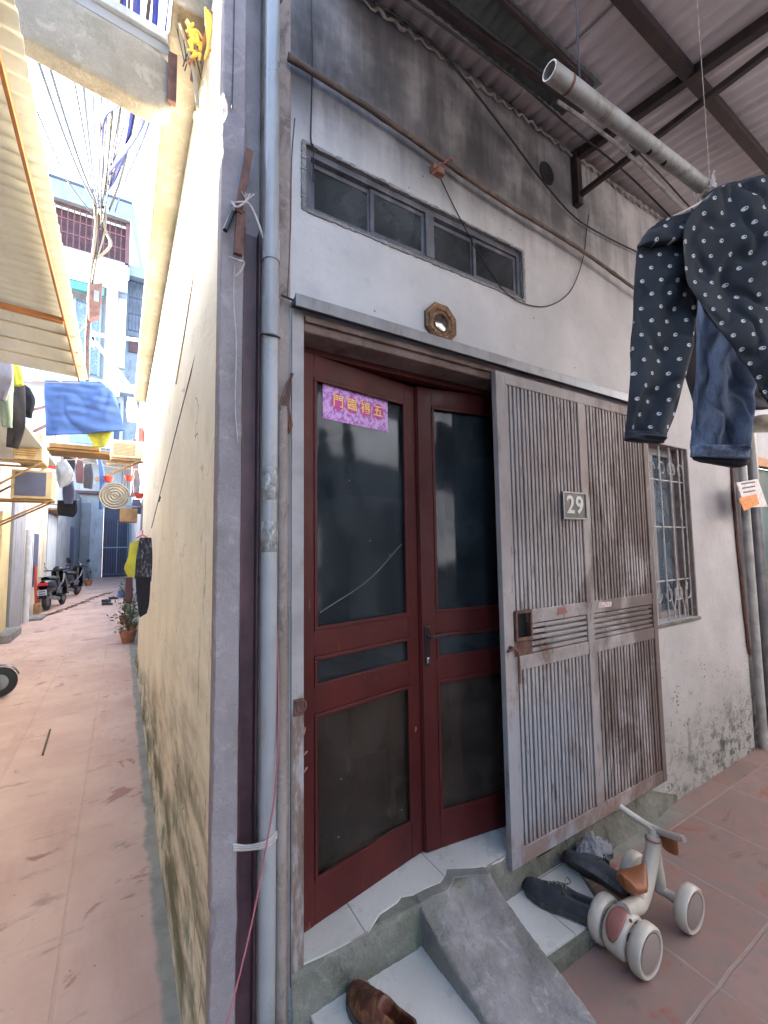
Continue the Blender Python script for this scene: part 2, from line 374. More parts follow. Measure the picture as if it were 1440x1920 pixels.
def polka_mat():
    g = G('dark cloth with small white marks'); uv = g.uv(); p = g.pos()
    c = g.mix(g.mr(g.noise(p, 6, 5, .6), .3, .7), (.013, .017, .024), (.021, .027, .036))
    P_ = .046; U, V = g.sep(uv)[0], g.sep(uv)[1]
    row = g.mt('FLOOR', g.mt('DIVIDE', V, P_*.78)); odd = g.mt('MODULO', row, 2.0)
    jit = g.mul(g.mt('SUBTRACT', g.noise(g.comb(row, g.mt('FLOOR', g.mt('DIVIDE', U, P_)), 0.0), 3.1, 1, .5), .5), .25)
    fu = g.mt('SUBTRACT', g.mt('FRACT', g.mt('ADD', g.mt('DIVIDE', U, P_), g.mul(odd, .5))), .5)
    fv = g.mt('ADD', g.mt('SUBTRACT', g.mt('FRACT', g.mt('DIVIDE', V, P_*.78)), .5), 0.0)
    def rad(du, dv):
        a_ = g.mt('ADD', fu, du); b_ = g.mul(g.mt('ADD', fv, dv), .78); return g.mt('SQRT', g.mt('ADD', g.mul(a_, a_), g.mul(b_, b_)))
    ring = g.mul(g.mr(rad(0, 0), .12, .098), g.mr(rad(-.045, .02), .03, .05))
    c = g.mix(g.mul(ring, .9), c, (.46, .47, .48))
    g.bump(g.noise(p, 220, 2, .5), .25, .0006)
    return g.done(c, .75, 0, .25)
M['polka'] = polka_mat()
def denim_mat():
    g = G('faded denim'); p = g.pos()
    c = g.mix(g.mr(g.noise(g.sc(p, (1.2, 1.2, .45)), 14, 7, .68, .4), .33, .70), (.055, .085, .15), (.18, .235, .34))
    c = g.mix(g.mr(g.noise(p, 260, 2, .5), .5, .75, 0, .35), c, (.20, .25, .36))
    g.bump(g.noise(p, 180, 2, .5), .4, .001)
    return g.done(c, .9, 0, .2)
M['denim'] = denim_mat()
def paperw_mat():
    g = G('printed purple poster'); p = g.pos(); v = g.vor(p, 90, 1.0); n = g.noise(p, 60, 5, .7)
    c = g.mix(g.mr(n, .42, .55), (.30, .07, .36), (.50, .30, .58))
    c = g.mix(g.mr(v, .25, .15, 0, .8), c, (.50, .06, .28))
    return g.done(c, .4, 0, .4)
M['poster'] = paperw_mat()
M['gilt'] = simple('gilt lettering', (.75, .50, .10), .4, 0, .1, 40)
M['magenta'] = simple('magenta ground', (.46, .03, .20), .45, 0, .15, 60)
def corr_mat(name, a, b, dirt, trans=0.0):
    g = G(name); p = g.pos()
    c = g.mix(g.mr(g.noise(g.sc(p, (1, .3, 1)), 3, 6, .65), .3, .7), a, b)
    c = g.mix(g.mul(g.mr(g.noise(g.sc(p, (3, .6, 1)), 4, 7, .7), .5, .7), .55), c, dirt)
    g.bump(g.noise(p, 40, 4, .6), .2, .003)
    m = g.done(c, .8, 0, .2)
    if trans:      # sun-bleached translucent roofing lets some daylight through
        t = g.n('ShaderNodeBsdfTranslucent'); g.put(t.inputs[0], c); x = g.n('ShaderNodeMixShader'); x.inputs[0].default_value = trans
        g.nt.links.new(g.b.outputs[0], x.inputs[1]); g.nt.links.new(t.outputs[0], x.inputs[2]); g.nt.links.new(x.outputs[0], g.o.inputs['Surface'])
    return m
M['sheet'] = corr_mat('old fibre cement sheet', (.50, .45, .46), (.60, .55, .56), (.32, .28, .28))
M['sheetdark'] = corr_mat('grey green sheet', (.10, .115, .11), (.14, .155, .145), (.06, .06, .06))
M['sheettan'] = corr_mat('buff roofing sheet', (.56, .54, .47), (.66, .64, .57), (.50, .46, .39), .30)

# ------------------------------------------------------------------ mesh helpers
ORG = {}
class MB:
    def __init__(s): s.v = []; s.f = []; s.uv = None
    def add(s, vs, fs):
        k = len(s.v); s.v += [Vector(q) for q in vs]; s.f += [tuple(i+k for i in f) for f in fs]; return s
    def box(s, a, b, rot=None, piv=None):
        x0, y0, z0 = a; x1, y1, z1 = b
        vs = [Vector(q) for q in ((x0,y0,z0),(x1,y0,z0),(x1,y1,z0),(x0,y1,z0),(x0,y0,z1),(x1,y0,z1),(x1,y1,z1),(x0,y1,z1))]
        if rot is not None:
            pv = Vector(piv) if piv else sum(vs, Vector())/8
            vs = [rot @ (q-pv) + pv for q in vs]
        return s.add(vs, [(0,3,2,1),(4,5,6,7),(0,1,5,4),(1,2,6,5),(2,3,7,6),(3,0,4,7)])
    def bar(s, a, b, w, h=None, up=(0,0,1)):
        a, b = Vector(a), Vector(b); h = h or w; d = (b-a).normalized(); u = Vector(up)
        if abs(d.dot(u)) > .95: u = Vector((0,1,0)) if abs(d.y) < .9 else Vector((1,0,0))
        r = d.cross(u).normalized(); u = r.cross(d)
        vs = []
        for q in (a, b):
            for i, j in ((-1,-1),(1,-1),(1,1),(-1,1)): vs.append(q + r*w/2*i + u*h/2*j)
        return s.add(vs, [(0,1,2,3),(4,7,6,5),(0,4,5,1),(1,5,6,2),(2,6,7,3),(3,7,4,0)])
    def tube(s, path, r, n=8, cap=True):
        path = [Vector(q) for q in path]; rr = r if isinstance(r, (list, tuple)) else [r]*len(path)
        rings = []; prev = None
        for i, q in enumerate(path):
            d = (path[min(i+1, len(path)-1)] - path[max(i-1, 0)])
            d = d.normalized() if d.length > 1e-9 else Vector((0,0,1))
            if prev is None:
                u = Vector((0,0,1)) if abs(d.z) < .9 else Vector((1,0,0)); u = (u - d*u.dot(d)).normalized()
            else:
                u = (prev - d*prev.dot(d)); u = u.normalized() if u.length > 1e-6 else d.orthogonal().normalized()
            prev = u; v = d.cross(u)
            rings.append([q + (u*math.cos(2*PI*k/n) + v*math.sin(2*PI*k/n))*rr[i] for k in range(n)])
        vs = [p for rg in rings for p in rg]; fs = []
        for i in range(len(path)-1):
            for k in range(n):
                fs.append((i*n+k, i*n+(k+1) % n, (i+1)*n+(k+1) % n, (i+1)*n+k))
        if cap: fs.append(tuple(range(n-1, -1, -1))); fs.append(tuple((len(path)-1)*n+k for k in range(n)))
        return s.add(vs, fs)
    def lathe(s, prof, c=(0,0,0), ax=(0,0,1), n=24):
        """prof: (radius, height along axis)"""
        ax = Vector(ax).normalized(); u = ax.orthogonal().normalized(); v = ax.cross(u); c = Vector(c)
        vs = []; fs = []
        for r, h in prof:
            for k in range(n):
                vs.append(c + ax*h + (u*math.cos(2*PI*k/n) + v*math.sin(2*PI*k/n))*max(r, 1e-5))
        for i in range(len(prof)-1):
            for k in range(n):
                fs.append((i*n+k, i*n+(k+1) % n, (i+1)*n+(k+1) % n, (i+1)*n+k))
        return s.add(vs, fs)
    def prism(s, poly, vec):
        vec = Vector(vec); n = len(poly); vs = [Vector(q) for q in poly] + [Vector(q)+vec for q in poly]
        fs = [tuple(range(n-1, -1, -1)), tuple(range(n, 2*n))] + [(i, (i+1) % n, n+(i+1) % n, n+i) for i in range(n)]
        return s.add(vs, fs)
    def grid(s, fn, nu, nv):
        vs = [fn(i/nu, j/nv) for j in range(nv+1) for i in range(nu+1)]
        fs = [(j*(nu+1)+i, j*(nu+1)+i+1, (j+1)*(nu+1)+i+1, (j+1)*(nu+1)+i) for j in range(nv) for i in range(nu)]
        return s.add(vs, fs)
    def build(s, name, mat, parent=None, smooth=False, bevel=0.0, solid=0.0, origin=None, sub=0):
        if parent is not None: o0 = ORG[parent.name]
        else: o0 = Vector(origin) if origin is not None else base_of(s.v)
        me = bpy.data.meshes.new(name); me.from_pydata([tuple(q-o0) for q in s.v], [], s.f); me.validate()
        bm = bmesh.new(); bm.from_mesh(me); bmesh.ops.recalc_face_normals(bm, faces=bm.faces)
        if solid: pass
        bm.to_mesh(me); bm.free()
        me.materials.append(M[mat] if isinstance(mat, str) else mat)
        if s.uv is not None and len(s.uv) == len(me.vertices):
            l = me.uv_layers.new(name='UVMap')
            for lp in me.loops: l.data[lp.index].uv = s.uv[lp.vertex_index]
        if smooth:
            for pl in me.polygons: pl.use_smooth = True
            if smooth != 'all': me.set_sharp_from_angle(angle=R_(40))
        ob = bpy.data.objects.new(name, me); COL.objects.link(ob)
        if parent is not None: ob.parent = parent
        else: ob.location = o0
        ORG[ob.name] = o0.copy()
        if bevel:
            b = ob.modifiers.new('bevel', 'BEVEL'); b.width = bevel; b.segments = 2; b.limit_method = 'ANGLE'; b.angle_limit = R_(35)
        if solid:
            b = ob.modifiers.new('solid', 'SOLIDIFY'); b.thickness = solid; b.offset = 0
        if sub:
            b = ob.modifiers.new('sub', 'SUBSURF'); b.levels = sub; b.render_levels = sub
        return ob
def base_of(vs):
    n = len(vs); return Vector((sum(q.x for q in vs)/n, sum(q.y for q in vs)/n, min(q.z for q in vs)))
def tag(o, label=None, cat=None, group=None, kind=None):
    if label: o['label'] = label
    if cat: o['category'] = cat
    if group: o['group'] = group
    if kind: o['kind'] = kind
    return o
def thing(name, loc, label, cat, group=None, rz=0):
    o = bpy.data.objects.new(name, None); COL.objects.link(o); o.location = loc; o.rotation_euler = (0, 0, rz)
    o.empty_display_size = .1; ORG[o.name] = Vector(loc) if not rz else Vector((0, 0, 0))
    return tag(o, label, cat, group)
def copy_tree(o, parent=None):
    c = o.copy(); COL.objects.link(c); c.parent = parent; ORG[c.name] = ORG[o.name]
    for ch in [q for q in bpy.data.objects if q.parent == o]: copy_tree(ch, c)
    return c
def box(name, mat, a, b, parent=None, bevel=.004, **k):
    return MB().box(a, b).build(name, mat, parent, bevel=bevel, **k)
def sag(a, b, s=.05, n=14):
    a, b = Vector(a), Vector(b)
    return [a.lerp(b, i/n) - Vector((0, 0, s*4*(i/n)*(1-i/n))) for i in range(n+1)]
def spline(pts, n=8):
    P = [Vector(q) for q in pts]; P = [P[0]*2-P[1]] + P + [P[-1]*2-P[-2]]; out = []
    for i in range(1, len(P)-2):
        for k in range(n):
            t = k/n
            out.append(.5*((2*P[i]) + (P[i+1]-P[i-1])*t + (2*P[i-1]-5*P[i]+4*P[i+1]-P[i+2])*t*t + (-P[i-1]+3*P[i]-3*P[i+1]+P[i+2])*t**3))
    return out + [P[-2]]
def rnoise(p, s=1.0): return mnoise.noise(Vector(p)*s)

# ------------------------------------------------------------------ ground
def gz(x, y): return 0.0
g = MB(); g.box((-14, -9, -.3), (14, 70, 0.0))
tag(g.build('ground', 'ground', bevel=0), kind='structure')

# ------------------------------------------------------------------ the house
house = thing('house', (1.9, .1, 0), 'old one-storey house numbered 29, white streaked plaster front and cream side wall', 'house')
WT = .16
wl = MB()
# facade wall built round its openings (front face y = 0)
XD0, XD1 = .285, 1.56          # door opening
def wall_rect(x0, x1, z0, z1): wl.box((x0, 0, z0), (x1, WT, z1))
wall_rect(.235, XD0, 0, 2.41)
wall_rect(.235, .29, 2.41, 4.02)
wall_rect(XD1, 2.58, 0, 2.88)
wall_rect(.29, XD1, 2.47, 2.88)
wall_rect(.29, 1.5, 3.155, 4.02)
wall_rect(1.5, 2.58, 2.88, 4.02)
wall_rect(2.58, 3.18, 0, 1.09); wall_rect(2.58, 3.18, 2.27, 4.02); wall_rect(3.18, 3.95, 0, 4.02)
wall = wl.build('wall', 'facade', house)
# alley side wall, leaning foot
aw = MB()
def alley(u, v):
    y = .0 + 5.95*u; z = 3.9*v
    x = -.02*(1-v)**4 + .006*rnoise((y*1.3, z*1.3, 3)) - .03*max(0, 1-z/.22)**1.5
    if y < .05: x = max(x, -.012)
    return Vector((x, y, z))
aw.grid(alley, 90, 70)
aw.build('side_wall', 'cream', house, smooth='all')
box('roof_slab', 'eave', (.02, .01, 3.9), (3.9, 6, 4.02), house)
box('back_wall', 'tanwall', (.01, 5.95, 0), (3.9, 6.05, 3.9), house)
# soffit ledge over the alley wall
sf = MB()
def ledge(y0, y1): sf.box((-.15, y0, 3.86), (.015, y1, 4.04))
ledge(.35, 6.02)
sf.build('eave_ledge', 'eave', house, bevel=.01)
# ragged corner pier
def pier(u, v):
    z = 4.3*v; P = [(-.012, .03), (-.012, -.01), (-.012, -.026), (-.008, -.030), (.0, -.030), (.03, -.030), (.058, -.030), (.062, -.026), (.062, .012)]
    x, y = P[round(u*8)]; c = 1 if 1 < round(u*8) < 5 else .25
    q = rnoise((z*9, u, 2)); r = rnoise((z*34, u*2, 5)); ch = max(0, rnoise((z*5, 1, 8))-.32)*.05*c
    return Vector((x + .0025*q*c + .0016*r*c + ch, y + .002*rnoise((z*8, u*3, 4)) + .0012*rnoise((z*40, u, 7)) + ch*.8, z))
MB().grid(pier, 8, 700).build('corner_pier', 'pilaster', house, smooth=True)
box('pier_return', 'pilaster', (.062, .03, 0), (.13, .06, 4.3), house, bevel=.004)
box('column', 'column', (.13, -.004, 0), (.235, .08, 4.02), house, bevel=.006)
# door surround
box('jamb', 'jamb', (.238, -.012, .2), (.283, -.001, 2.475), house, bevel=.002)
box('lintel', 'lintel', (.285, -.005, 2.405), (XD1+.05, .15, 2.468), house, bevel=.006)
box('lintel_ledge', 'lintel', (.285, -.022, 2.436), (XD1+.2, -.006, 2.462), house, bevel=.004)
tr = MB(); tr.box((.235, -.055, 2.484), (2.62, -.001, 2.5)); tr.box((.235, -.055, 2.5), (2.62, -.048, 2.508))
tr.box((.235, -.06, 2.462), (2.62, -.054, 2.508))
tr.build('sliding_track', 'alu', house, bevel=.001)
box('door_head', 'door', (.286, .11, 2.378), (1.557, .16, 2.404), house)
box('doorway_side', 'lintel', (XD1-.004, .0, .25), (XD1+.012, .15, 2.4), house)
# interior
box('interior_floor', 'tile', (.02, .165, .2), (3.9, 4.2, .249), house)
box('interior_wall', 'inwall', (.02, 4.2, .25), (3.9, 4.3, 3.9), house)
box('interior_wall', 'inwall', (.20, .17, .25), (.235, 4.2, 3.9), house)
box('interior_wall', 'inwall', (3.8, .17, .2), (3.9, 4.2, 3.9), house)
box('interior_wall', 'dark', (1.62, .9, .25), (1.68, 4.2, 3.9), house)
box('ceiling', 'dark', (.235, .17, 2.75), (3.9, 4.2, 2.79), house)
cb = thing('cupboard', (1.2, 1.3, .25), 'dark cupboard standing inside the room behind the right door leaf', 'cupboard')
box('cabinet', 'darkw', (1.02, 1.1, .25), (1.55, 1.5, 1.95), cb)
bk = thing('bucket', (.75, .62, 1.02), 'lilac plastic bucket seen through the small middle pane of the left door leaf', 'bucket')
b_ = MB(); b_.lathe([(.0, 0), (.085, 0), (.11, .14), (.118, .142), (.118, .152), (.10, .152), (.08, .01), (0, .01)], (.76, .6, 1.03)); b_.build('tub', simple('lilac plastic', (.35, .33, .45), .4), bk, smooth=True)
tb = thing('table', (.62, .62, .25), 'low dark table just inside the left door leaf', 'table')
box('tabletop', 'darkw', (.30, .42, .99), (.98, .95, 1.02), tb)
for i in (.34, .92):
    for j in (.46, .9): box('leg', 'darkw', (i, j, .25), (i+.035, j+.035, .99), tb)

# door leaves: local x across, y thickness, z up; hinged and pushed slightly inwards
def leaf(x0, x1, ang, hinge_left, parent_label, handle):
    W = x1-x0; Z0, Z1 = .254, 2.375
    r = Matrix.Rotation(ang, 4, 'Z'); hx = x0 if hinge_left else x1; off = Vector((hx, .085, 0))
    def T(p):
        p = Vector(p)
        if not hinge_left: p.x -= W
        return r @ p + off
    def bx(mb, a, b):
        k = len(mb.v); mb.box(a, b)
        for i in range(k, len(mb.v)): mb.v[i] = T(mb.v[i])
    st = .075
    zs = [(.40, .99), (1.085, 1.20), (1.295, 2.285)]
    d = MB()
    bx(d, (0, 0, Z0), (st, .038, Z1)); bx(d, (W-st, 0, Z0), (W, .038, Z1))
    lo = Z0
    for a, b in zs + [(Z1, Z1)]:
        bx(d, (st, .001, lo), (W-st, .037, a)); lo = b
    dr = d.build('door', 'door', house, bevel=.0025); dr['label'] = parent_label
    bd = MB()
    for a, b in zs:      # glazing beads
        for q in (((st, -.004, a), (W-st, .006, a+.016)), ((st, -.004, b-.016), (W-st, .006, b)),
                  ((st, -.004, a+.016), (st+.014, .006, b-.016)), ((W-st-.014, -.004, a+.016), (W-st, .006, b-.016))):
            bx(bd, *q)
    bd.build('glazing_bead', 'door', dr, bevel=.003)
    for i, (a, b) in enumerate(zs):
        p = MB(); bx(p, (st+.004, .016, a+.004), (W-st-.004, .020, b-.004)); p.build('pane', 'glassb' if i == 0 else 'glass', dr)
    if handle:
        hd = MB(); bx(hd, (.012, -.008, 1.06), (.036, -.0005, 1.24)); bx(hd, (.018, -.04, 1.19), (.03, -.006, 1.2)); bx(hd, (.018, -.046, 1.19), (.10, -.036, 1.204))
        hd.build('handle', 'blackp', dr, bevel=.002)
        hl = MB(); bx(hl, (.018, -.012, 1.075), (.03, -.006, 1.10)); hl.build('key_cylinder', 'chrome', dr, bevel=.002)
    else:
        hl = MB(); bx(hl, (W-.012, -.010, Z0), (W+.012, -.0015, Z1)); hl.build('cover_strip', 'door', dr, bevel=.002)
    return T
TL = leaf(.292, .938, R_(9.5), True, 'left door leaf with three glass panes and a purple poster', False)
TR = leaf(.918, 1.552, R_(-8), False, 'right door leaf with dark lever handle, half hidden by the sliding gate', True)

def text_obj(s, size, ext=.001):
    c = bpy.data.curves.new('lettering', 'FONT'); c.body = s; c.size = size; c.extrude = ext; c.align_x = 'CENTER'; c.align_y = 'CENTER'
    c.offset = size*(.022 if s.isdigit() else .008)
    o = bpy.data.objects.new('lettering', c); COL.objects.link(o)
    bpy.context.view_layer.update()
    me = bpy.data.meshes.new_from_object(o.evaluated_get(bpy.context.evaluated_depsgraph_get()))
    bpy.data.objects.remove(o); return me
def text_mb(s, size, fn, ext=.001, sx=1.0):
    me = text_obj(s, size, ext); mb = MB()
    mb.add([fn(v.co.x*sx, v.co.y, v.co.z) for v in me.vertices], [tuple(p.vertices) for p in me.polygons]); return mb

hs_ = MB(); hs_.tube([(.272+.016*math.cos(q), -.016, 1.075+.018*math.sin(q)) for q in [k*2*PI/14 for k in range(15)]], .005, 6); hs_.box((.246, -.018, 1.045), (.28, -.011, 1.10))
hs_.build('hasp', 'rust', house, bevel=.001)
scr = simple('pale scratch', (.20, .21, .21), .8, 0, .1, 20)
def mark(T, a, b, r, bend=0.0):
    a, b = T((a[0], .0145, a[1])), T((b[0], .0145, b[1])); m_ = a.lerp(b, .5)+Vector((bend, 0, -bend))
    mb = MB(); mb.tube(spline([a, m_, b]), r, 4); mb.build('scratch', scr, house)
mark(TL, (.11, 1.36), (.55, 1.62), .0011, .02)
mark(TR, (-.49, 2.13), (-.485, 2.02), .003, .006); mark(TR, (-.487, 2.0), (-.50, 1.88), .002, -.004); mark(TR, (-.52, 2.15), (-.515, 2.12), .002)
for q in range(9):
    a = (-.50+.30*random.random(), 1.35+.45*random.random()); mark(TR, a, (a[0]+.003, a[1]-.012), .0016)
for q in range(6):
    a = (.13+.4*random.random(), .45+.45*random.random() if q % 2 else 1.4+.6*random.random()); mark(TL, a, (a[0]+.004, a[1]-.004), .0022)
chip = simple('pale paint chip', (.30, .18, .15), .8, 0, .1, 20)
for a, b in (((.028, .93), (.034, .96)), ((.03, .86), (.045, .87)), ((.03, .80), (.045, .815)), ((.60, .78), (.603, .80))):
    A, B = TL((a[0], -.001, a[1])), TL((b[0], -.001, b[1])); mb = MB(); mb.tube([A, A.lerp(B, .5)+Vector((.002, 0, .003)), B], [.002, .004, .001], 5); mb.build('paint_chip', chip, house)
po = thing('poster', TL((.25, .012, 2.12)), 'purple and magenta new year poster with four gold characters on the upper left door pane', 'poster')
def TLq(x, y, z): return TL((x, y, z))
px0, px1, pz0, pz1 = .125, .475, 2.130, 2.280
mb = MB(); mb.add([TLq(px0, .0135, pz0), TLq(px1, .0135, pz0), TLq(px1, .0135, pz1), TLq(px0, .0135, pz1), TLq(px0, .0145, pz0), TLq(px1, .0145, pz0), TLq(px1, .0145, pz1), TLq(px0, .0145, pz1)],
  [(0,3,2,1),(4,5,6,7),(0,1,5,4),(1,2,6,5),(2,3,7,6),(3,0,4,7)]); mb.build('sheet', 'poster', po)
for i, ch in enumerate('門臨福五'):
    cx = px0+.075+i*.072; cz = 2.212
    mb = MB(); n = 14; pts = [TLq(cx + .033*math.cos(2*PI*k/n), .0132, cz + .036*math.sin(2*PI*k/n)) for k in range(n)]
    mb.prism(pts, TLq(0, .0128, 0)-TLq(0, .0132, 0)); mb.build('medallion', 'magenta', po)
    text_mb(ch, .056, lambda x, y, z, cx=cx, cz=cz: TLq(cx+x, .0122-z*.3, cz+y), .0005).build('character', 'gilt', po)

# high strip window
XW0, XW1, ZW0, ZW1 = .292, 1.498, 2.885, 3.15
win = MB()
for a, b in (((XW0, .012, ZW0), (XW1, .055, ZW0+.028)), ((XW0, .012, ZW1-.028), (XW1, .055, ZW1)), ((XW0, .012, ZW0+.028), (XW0+.03, .055, ZW1-.028)),
             ((XW1-.028, .012, ZW0+.028), (XW1, .055, ZW1-.028)), ((.872, .008, ZW0+.028), (.918, .055, ZW1-.028))): win.box(a, b)
wf = win.build('window', 'winframe', house, bevel=.002); wf['label'] = 'long strip window with four grimy panes above the door'
sash = MB()
for x0, x1, y in ((.325, .60, .034), (.59, .872, .022), (.92, 1.18, .034), (1.17, 1.47, .022)):
    t = .018; z0, z1 = ZW0+.03, ZW1-.03
    for q in (((x0, y, z0), (x1, y+.01, z0+t)), ((x0, y, z1-t), (x1, y+.01, z1)), ((x0, y, z0+t), (x0+t, y+.01, z1-t)), ((x1-t, y, z0+t), (x1, y+.01, z1-t))): sash.box(*q)
    p = MB(); p.box((x0+t-.003, y+.004, z0+t-.003), (x1-t+.003, y+.007, z1-t+.003)); p.build('pane', 'glassw', wf)
sash.build('sash', 'winframe', wf, bevel=.001)
mo = MB()    # rough mortar bed round the frame
for k in range(60):
    t = k/59
    for (x, z) in ((XW0-.006, ZW0+t*(ZW1-ZW0)), (XW1+.006, ZW0+t*(ZW1-ZW0))):
        s_ = .006+.006*random.random(); mo.box((x-s_, -.004-random.random()*.004, z-.004), (x+s_*.8, .004, z+.004))
    for z in (ZW0-.004, ZW1+.004):
        x = XW0+t*(XW1-XW0); s_ = .003+.005*random.random(); mo.box((x-.012, -.004-random.random()*.003, z-s_), (x+.012, .004, z+s_))
mo.build('mortar_bed', 'cement', wf)
lf = thing('leaf_reflection', (1.02, .1, 2.98), 'pale green scraps added to imitate a leafy reflection behind the third pane of the strip window', 'reflection')  # green scraps added to imitate leaves reflected in the third pane
mb = MB()
for k in range(26):
    c = Vector((.99+random.random()*.15, .075+random.random()*.03, 3.06+random.random()*.05)); a = random.random()*PI; r = .018
    d1 = Vector((math.cos(a), 0, math.sin(a)))*r; d2 = Vector((-math.sin(a), .4, math.cos(a)))*r
    mb.add([c-d1, c-d2*.6, c+d1, c+d2*.6], [(0,1,2,3)])
mb.build('reflection_scraps', simple('lime reflection tint', (.45, .60, .12), .7), lf, solid=.002)

# barred window at the right
bw = MB()
RX0, RX1, RZ0, RZ1 = 2.58, 3.18, 1.09, 2.27
for a, b in (((RX0, .10, RZ0), (RX1, .15, RZ0+.04)), ((RX0, .10, RZ1-.05), (RX1, .15, RZ1)), ((RX0, .10, RZ0+.04), (RX0+.04, .15, RZ1-.05)), ((RX1-.04, .10, RZ0+.04), (RX1, .15, RZ1-.05)),
             ((2.86, .10, RZ0+.04), (2.90, .15, RZ1-.05))): bw.box(a, b)
bwf = bw.build('window', 'jamb', house, bevel=.003); bwf['label'] = 'tall window behind scrolled iron bars'
p = MB(); p.box((RX0+.04, .128, RZ0+.04), (RX1-.04, .132, RZ1-.05)); p.build('pane', 'glassblue', bwf)
mb = MB()
mb.grid(lambda u, v: Vector((2.62+.53*u, .19+.015*math.sin(u*46+2*math.sin(v*3)), 1.14+1.06*v)), 90, 12); mb.build('curtain', 'curtain', bwf, smooth='all')
gr = MB()
for x in (2.60, 2.70, 2.84, 2.98, 3.10, 3.165): gr.tube([(x, .03, RZ0), (x, .03, RZ1)], .0055, 6)
for z in (RZ0+.26, RZ0+.62, RZ1-.24): gr.tube([(RX0, .036, z), (RX1, .036, z)], .005, 6)
def scroll(cx, cz, r, s, up):
    return [Vector((cx + s*r*(1-t*.75)*math.cos(t*5.2)*1.0, .024, cz + up*r*1.3*(1-t*.7)*math.sin(t*5.2))) for t in [i/22 for i in range(23)]]
for cx in (2.66, 2.91, 3.05):
    for s_ in (1, -1):
        gr.tube(scroll(cx+s_*.05, RZ1-.17, .05, s_, 1), .0045, 5); gr.tube(scroll(cx+s_*.05, RZ0+.18, .05, s_, -1), .0045, 5)
        gr.tube(spline([(cx, .024, RZ0), (cx+s_*.012, .024, RZ0+.09), (cx+s_*.06, .024, RZ0+.24)]), .0045, 5)
gr.build('iron_bars', simple('whitewashed iron', (.40, .40, .41), .6, 0, .1, 9, (.18, .10, .08), .4), bwf, smooth=True)
box('reveal', 'column', (RX1-.006, .004, RZ0), (RX1+.002, .10, RZ1), bwf, bevel=.001)
box('reveal', 'column', (RX0, .004, RZ1-.004), (RX1-.007, .10, RZ1+.002), bwf, bevel=.001)
box('sill', 'mosscement', (RX0-.01, -.012, RZ0-.022), (RX1+.015, .10, RZ0-.001), bwf, bevel=.004)

# threshold: tiled sill with a broken front, cement face below
edge = [at(*q, 2, .25) for q in ((560,1810),(600,1792),(640,1772),(690,1747),(702,1728),(712,1712),(730,1700),(745,1690),(752,1680),(775,1676),(800,1664),(825,1654),(835,1640),(838,1628),(860,1627),(890,1626),(915,1622),(940,1612))]
pts = [(q.x, q.y) for q in edge]
pts[0] = (.27, pts[0][1]); pts.append((1.25, -.012)); pts.append((1.56, -.012)); pts.append((1.56, .17)); pts.append((.27, .17))
MB().prism([(x, y, .243) for x, y in pts], (0, 0, .007)).build('threshold_tiles', 'tile', house)
def crumb(u, v):
    # broken cement bed under the tiles
    x = .24+1.16*u; n = rnoise((x*9, 2.2, v*3)); n2 = rnoise((x*30, v*10, 5))
    if v < .5: y = .17 - (v/.5)*(.17+.018+.008*n); z = .240+.002*n2
    else:
        t = (v-.5)/.5; z = .240*(1-t)+.0; y = -.018-.012*t-.008*n-.004*n2
    return Vector((x, y, z))
MB().grid(crumb, 120, 24).build('step_face', 'mosscement', house, smooth='all')
def plinth(u, v):
    x = 1.38+1.35*u; n = rnoise((x*7, 1.2, v*3)); n2 = rnoise((x*25, v*9, 3))
    k = min(1, (1-u)/.25)
    return Vector((x, (-.03*v*v-.006*n-.003*n2)*k-.0035, .19*(1-v)*(.85+.15*rnoise((x*3, 8, 1)))*(.25+.75*k)))
MB().grid(plinth, 160, 12).build('plinth', 'mosscement', house, smooth='all')

# low tiled landing and cement ramp
ld = thing('landing', (1.1, -.15, 0), 'low white tiled landing on both sides of the cement ramp before the door', 'landing')
lp = [at(*q, 2, .045) for q in ((560,1845),(680,1870),)]
MB().prism([(.30, .0, .088), (.30, -.75, .088), (.80, -.75, .088), (.80, .0, .088)], (0, 0, .012)).build('tiles', 'tile', ld, bevel=.001)
MB().box((.30, -.76, 0), (.83, 0, .0875)).build('bed', 'mosscement', ld)
q1, q2, q3 = at(1100, 1745, 2, .046), at(1005, 1810, 2, .046), at(1045, 1600, 2, .046)
MB().prism([(1.0, -.01, .058), (1.0, -.27, .058), (1.40, -.285, .058), (1.50, -.285, .058), (1.66, -.01, .058)], (0, 0, .012)).build('tiles', 'tile', ld, bevel=.001)
def bedpoly():
    o = [(.98, -.01, 0), (.98, -.30, 0)]
    for i in range(13): o.append((.98+.54*i/12, -.30-.006*random.random(), 0))
    return o + [(1.68, -.01, 0)]
MB().prism(bedpoly(), (0, 0, .0575)).build('bed', 'mosscement', ld)
def ramp(u, v):
    # poured cement chute with straight, upright sides
    n = rnoise((u*5, v*9, 1.7)); n2 = rnoise((u*18, v*30, 4)); n3 = rnoise((u*7, v*12, 9)); n4 = rnoise((u*40, v*70, 6))
    i = round(u*70); du = min(i, 70-i)
    xl = .752 + .004*rnoise((v*9, 3, 0)) + .003*rnoise((v*60, 3, 0)); xr = 1.088 + .004*rnoise((v*9, 7, 0)) + .003*rnoise((v*55, 1, 0)) - .02*v
    uu = max(0, min(1, (i-2)/66)); x = xl+(xr-xl)*uu
    yt = EY(x) + .002; y = yt - (.85+yt)*v
    zt = .2465 - .20*max(0, v-.05)**.66*1.03 - .025*v + (.004*n + .003*n2 + .005*n3 + .002*n4)*min(1, v*8)
    if du == 0: z = -.004; x += -.008 if u < .5 else .008
    elif du == 1: z = zt-.014; x += -.004 if u < .5 else .004
    elif du == 2: z = zt-.003
    else: z = zt
    return Vector((x, y, max(z, -.004)))
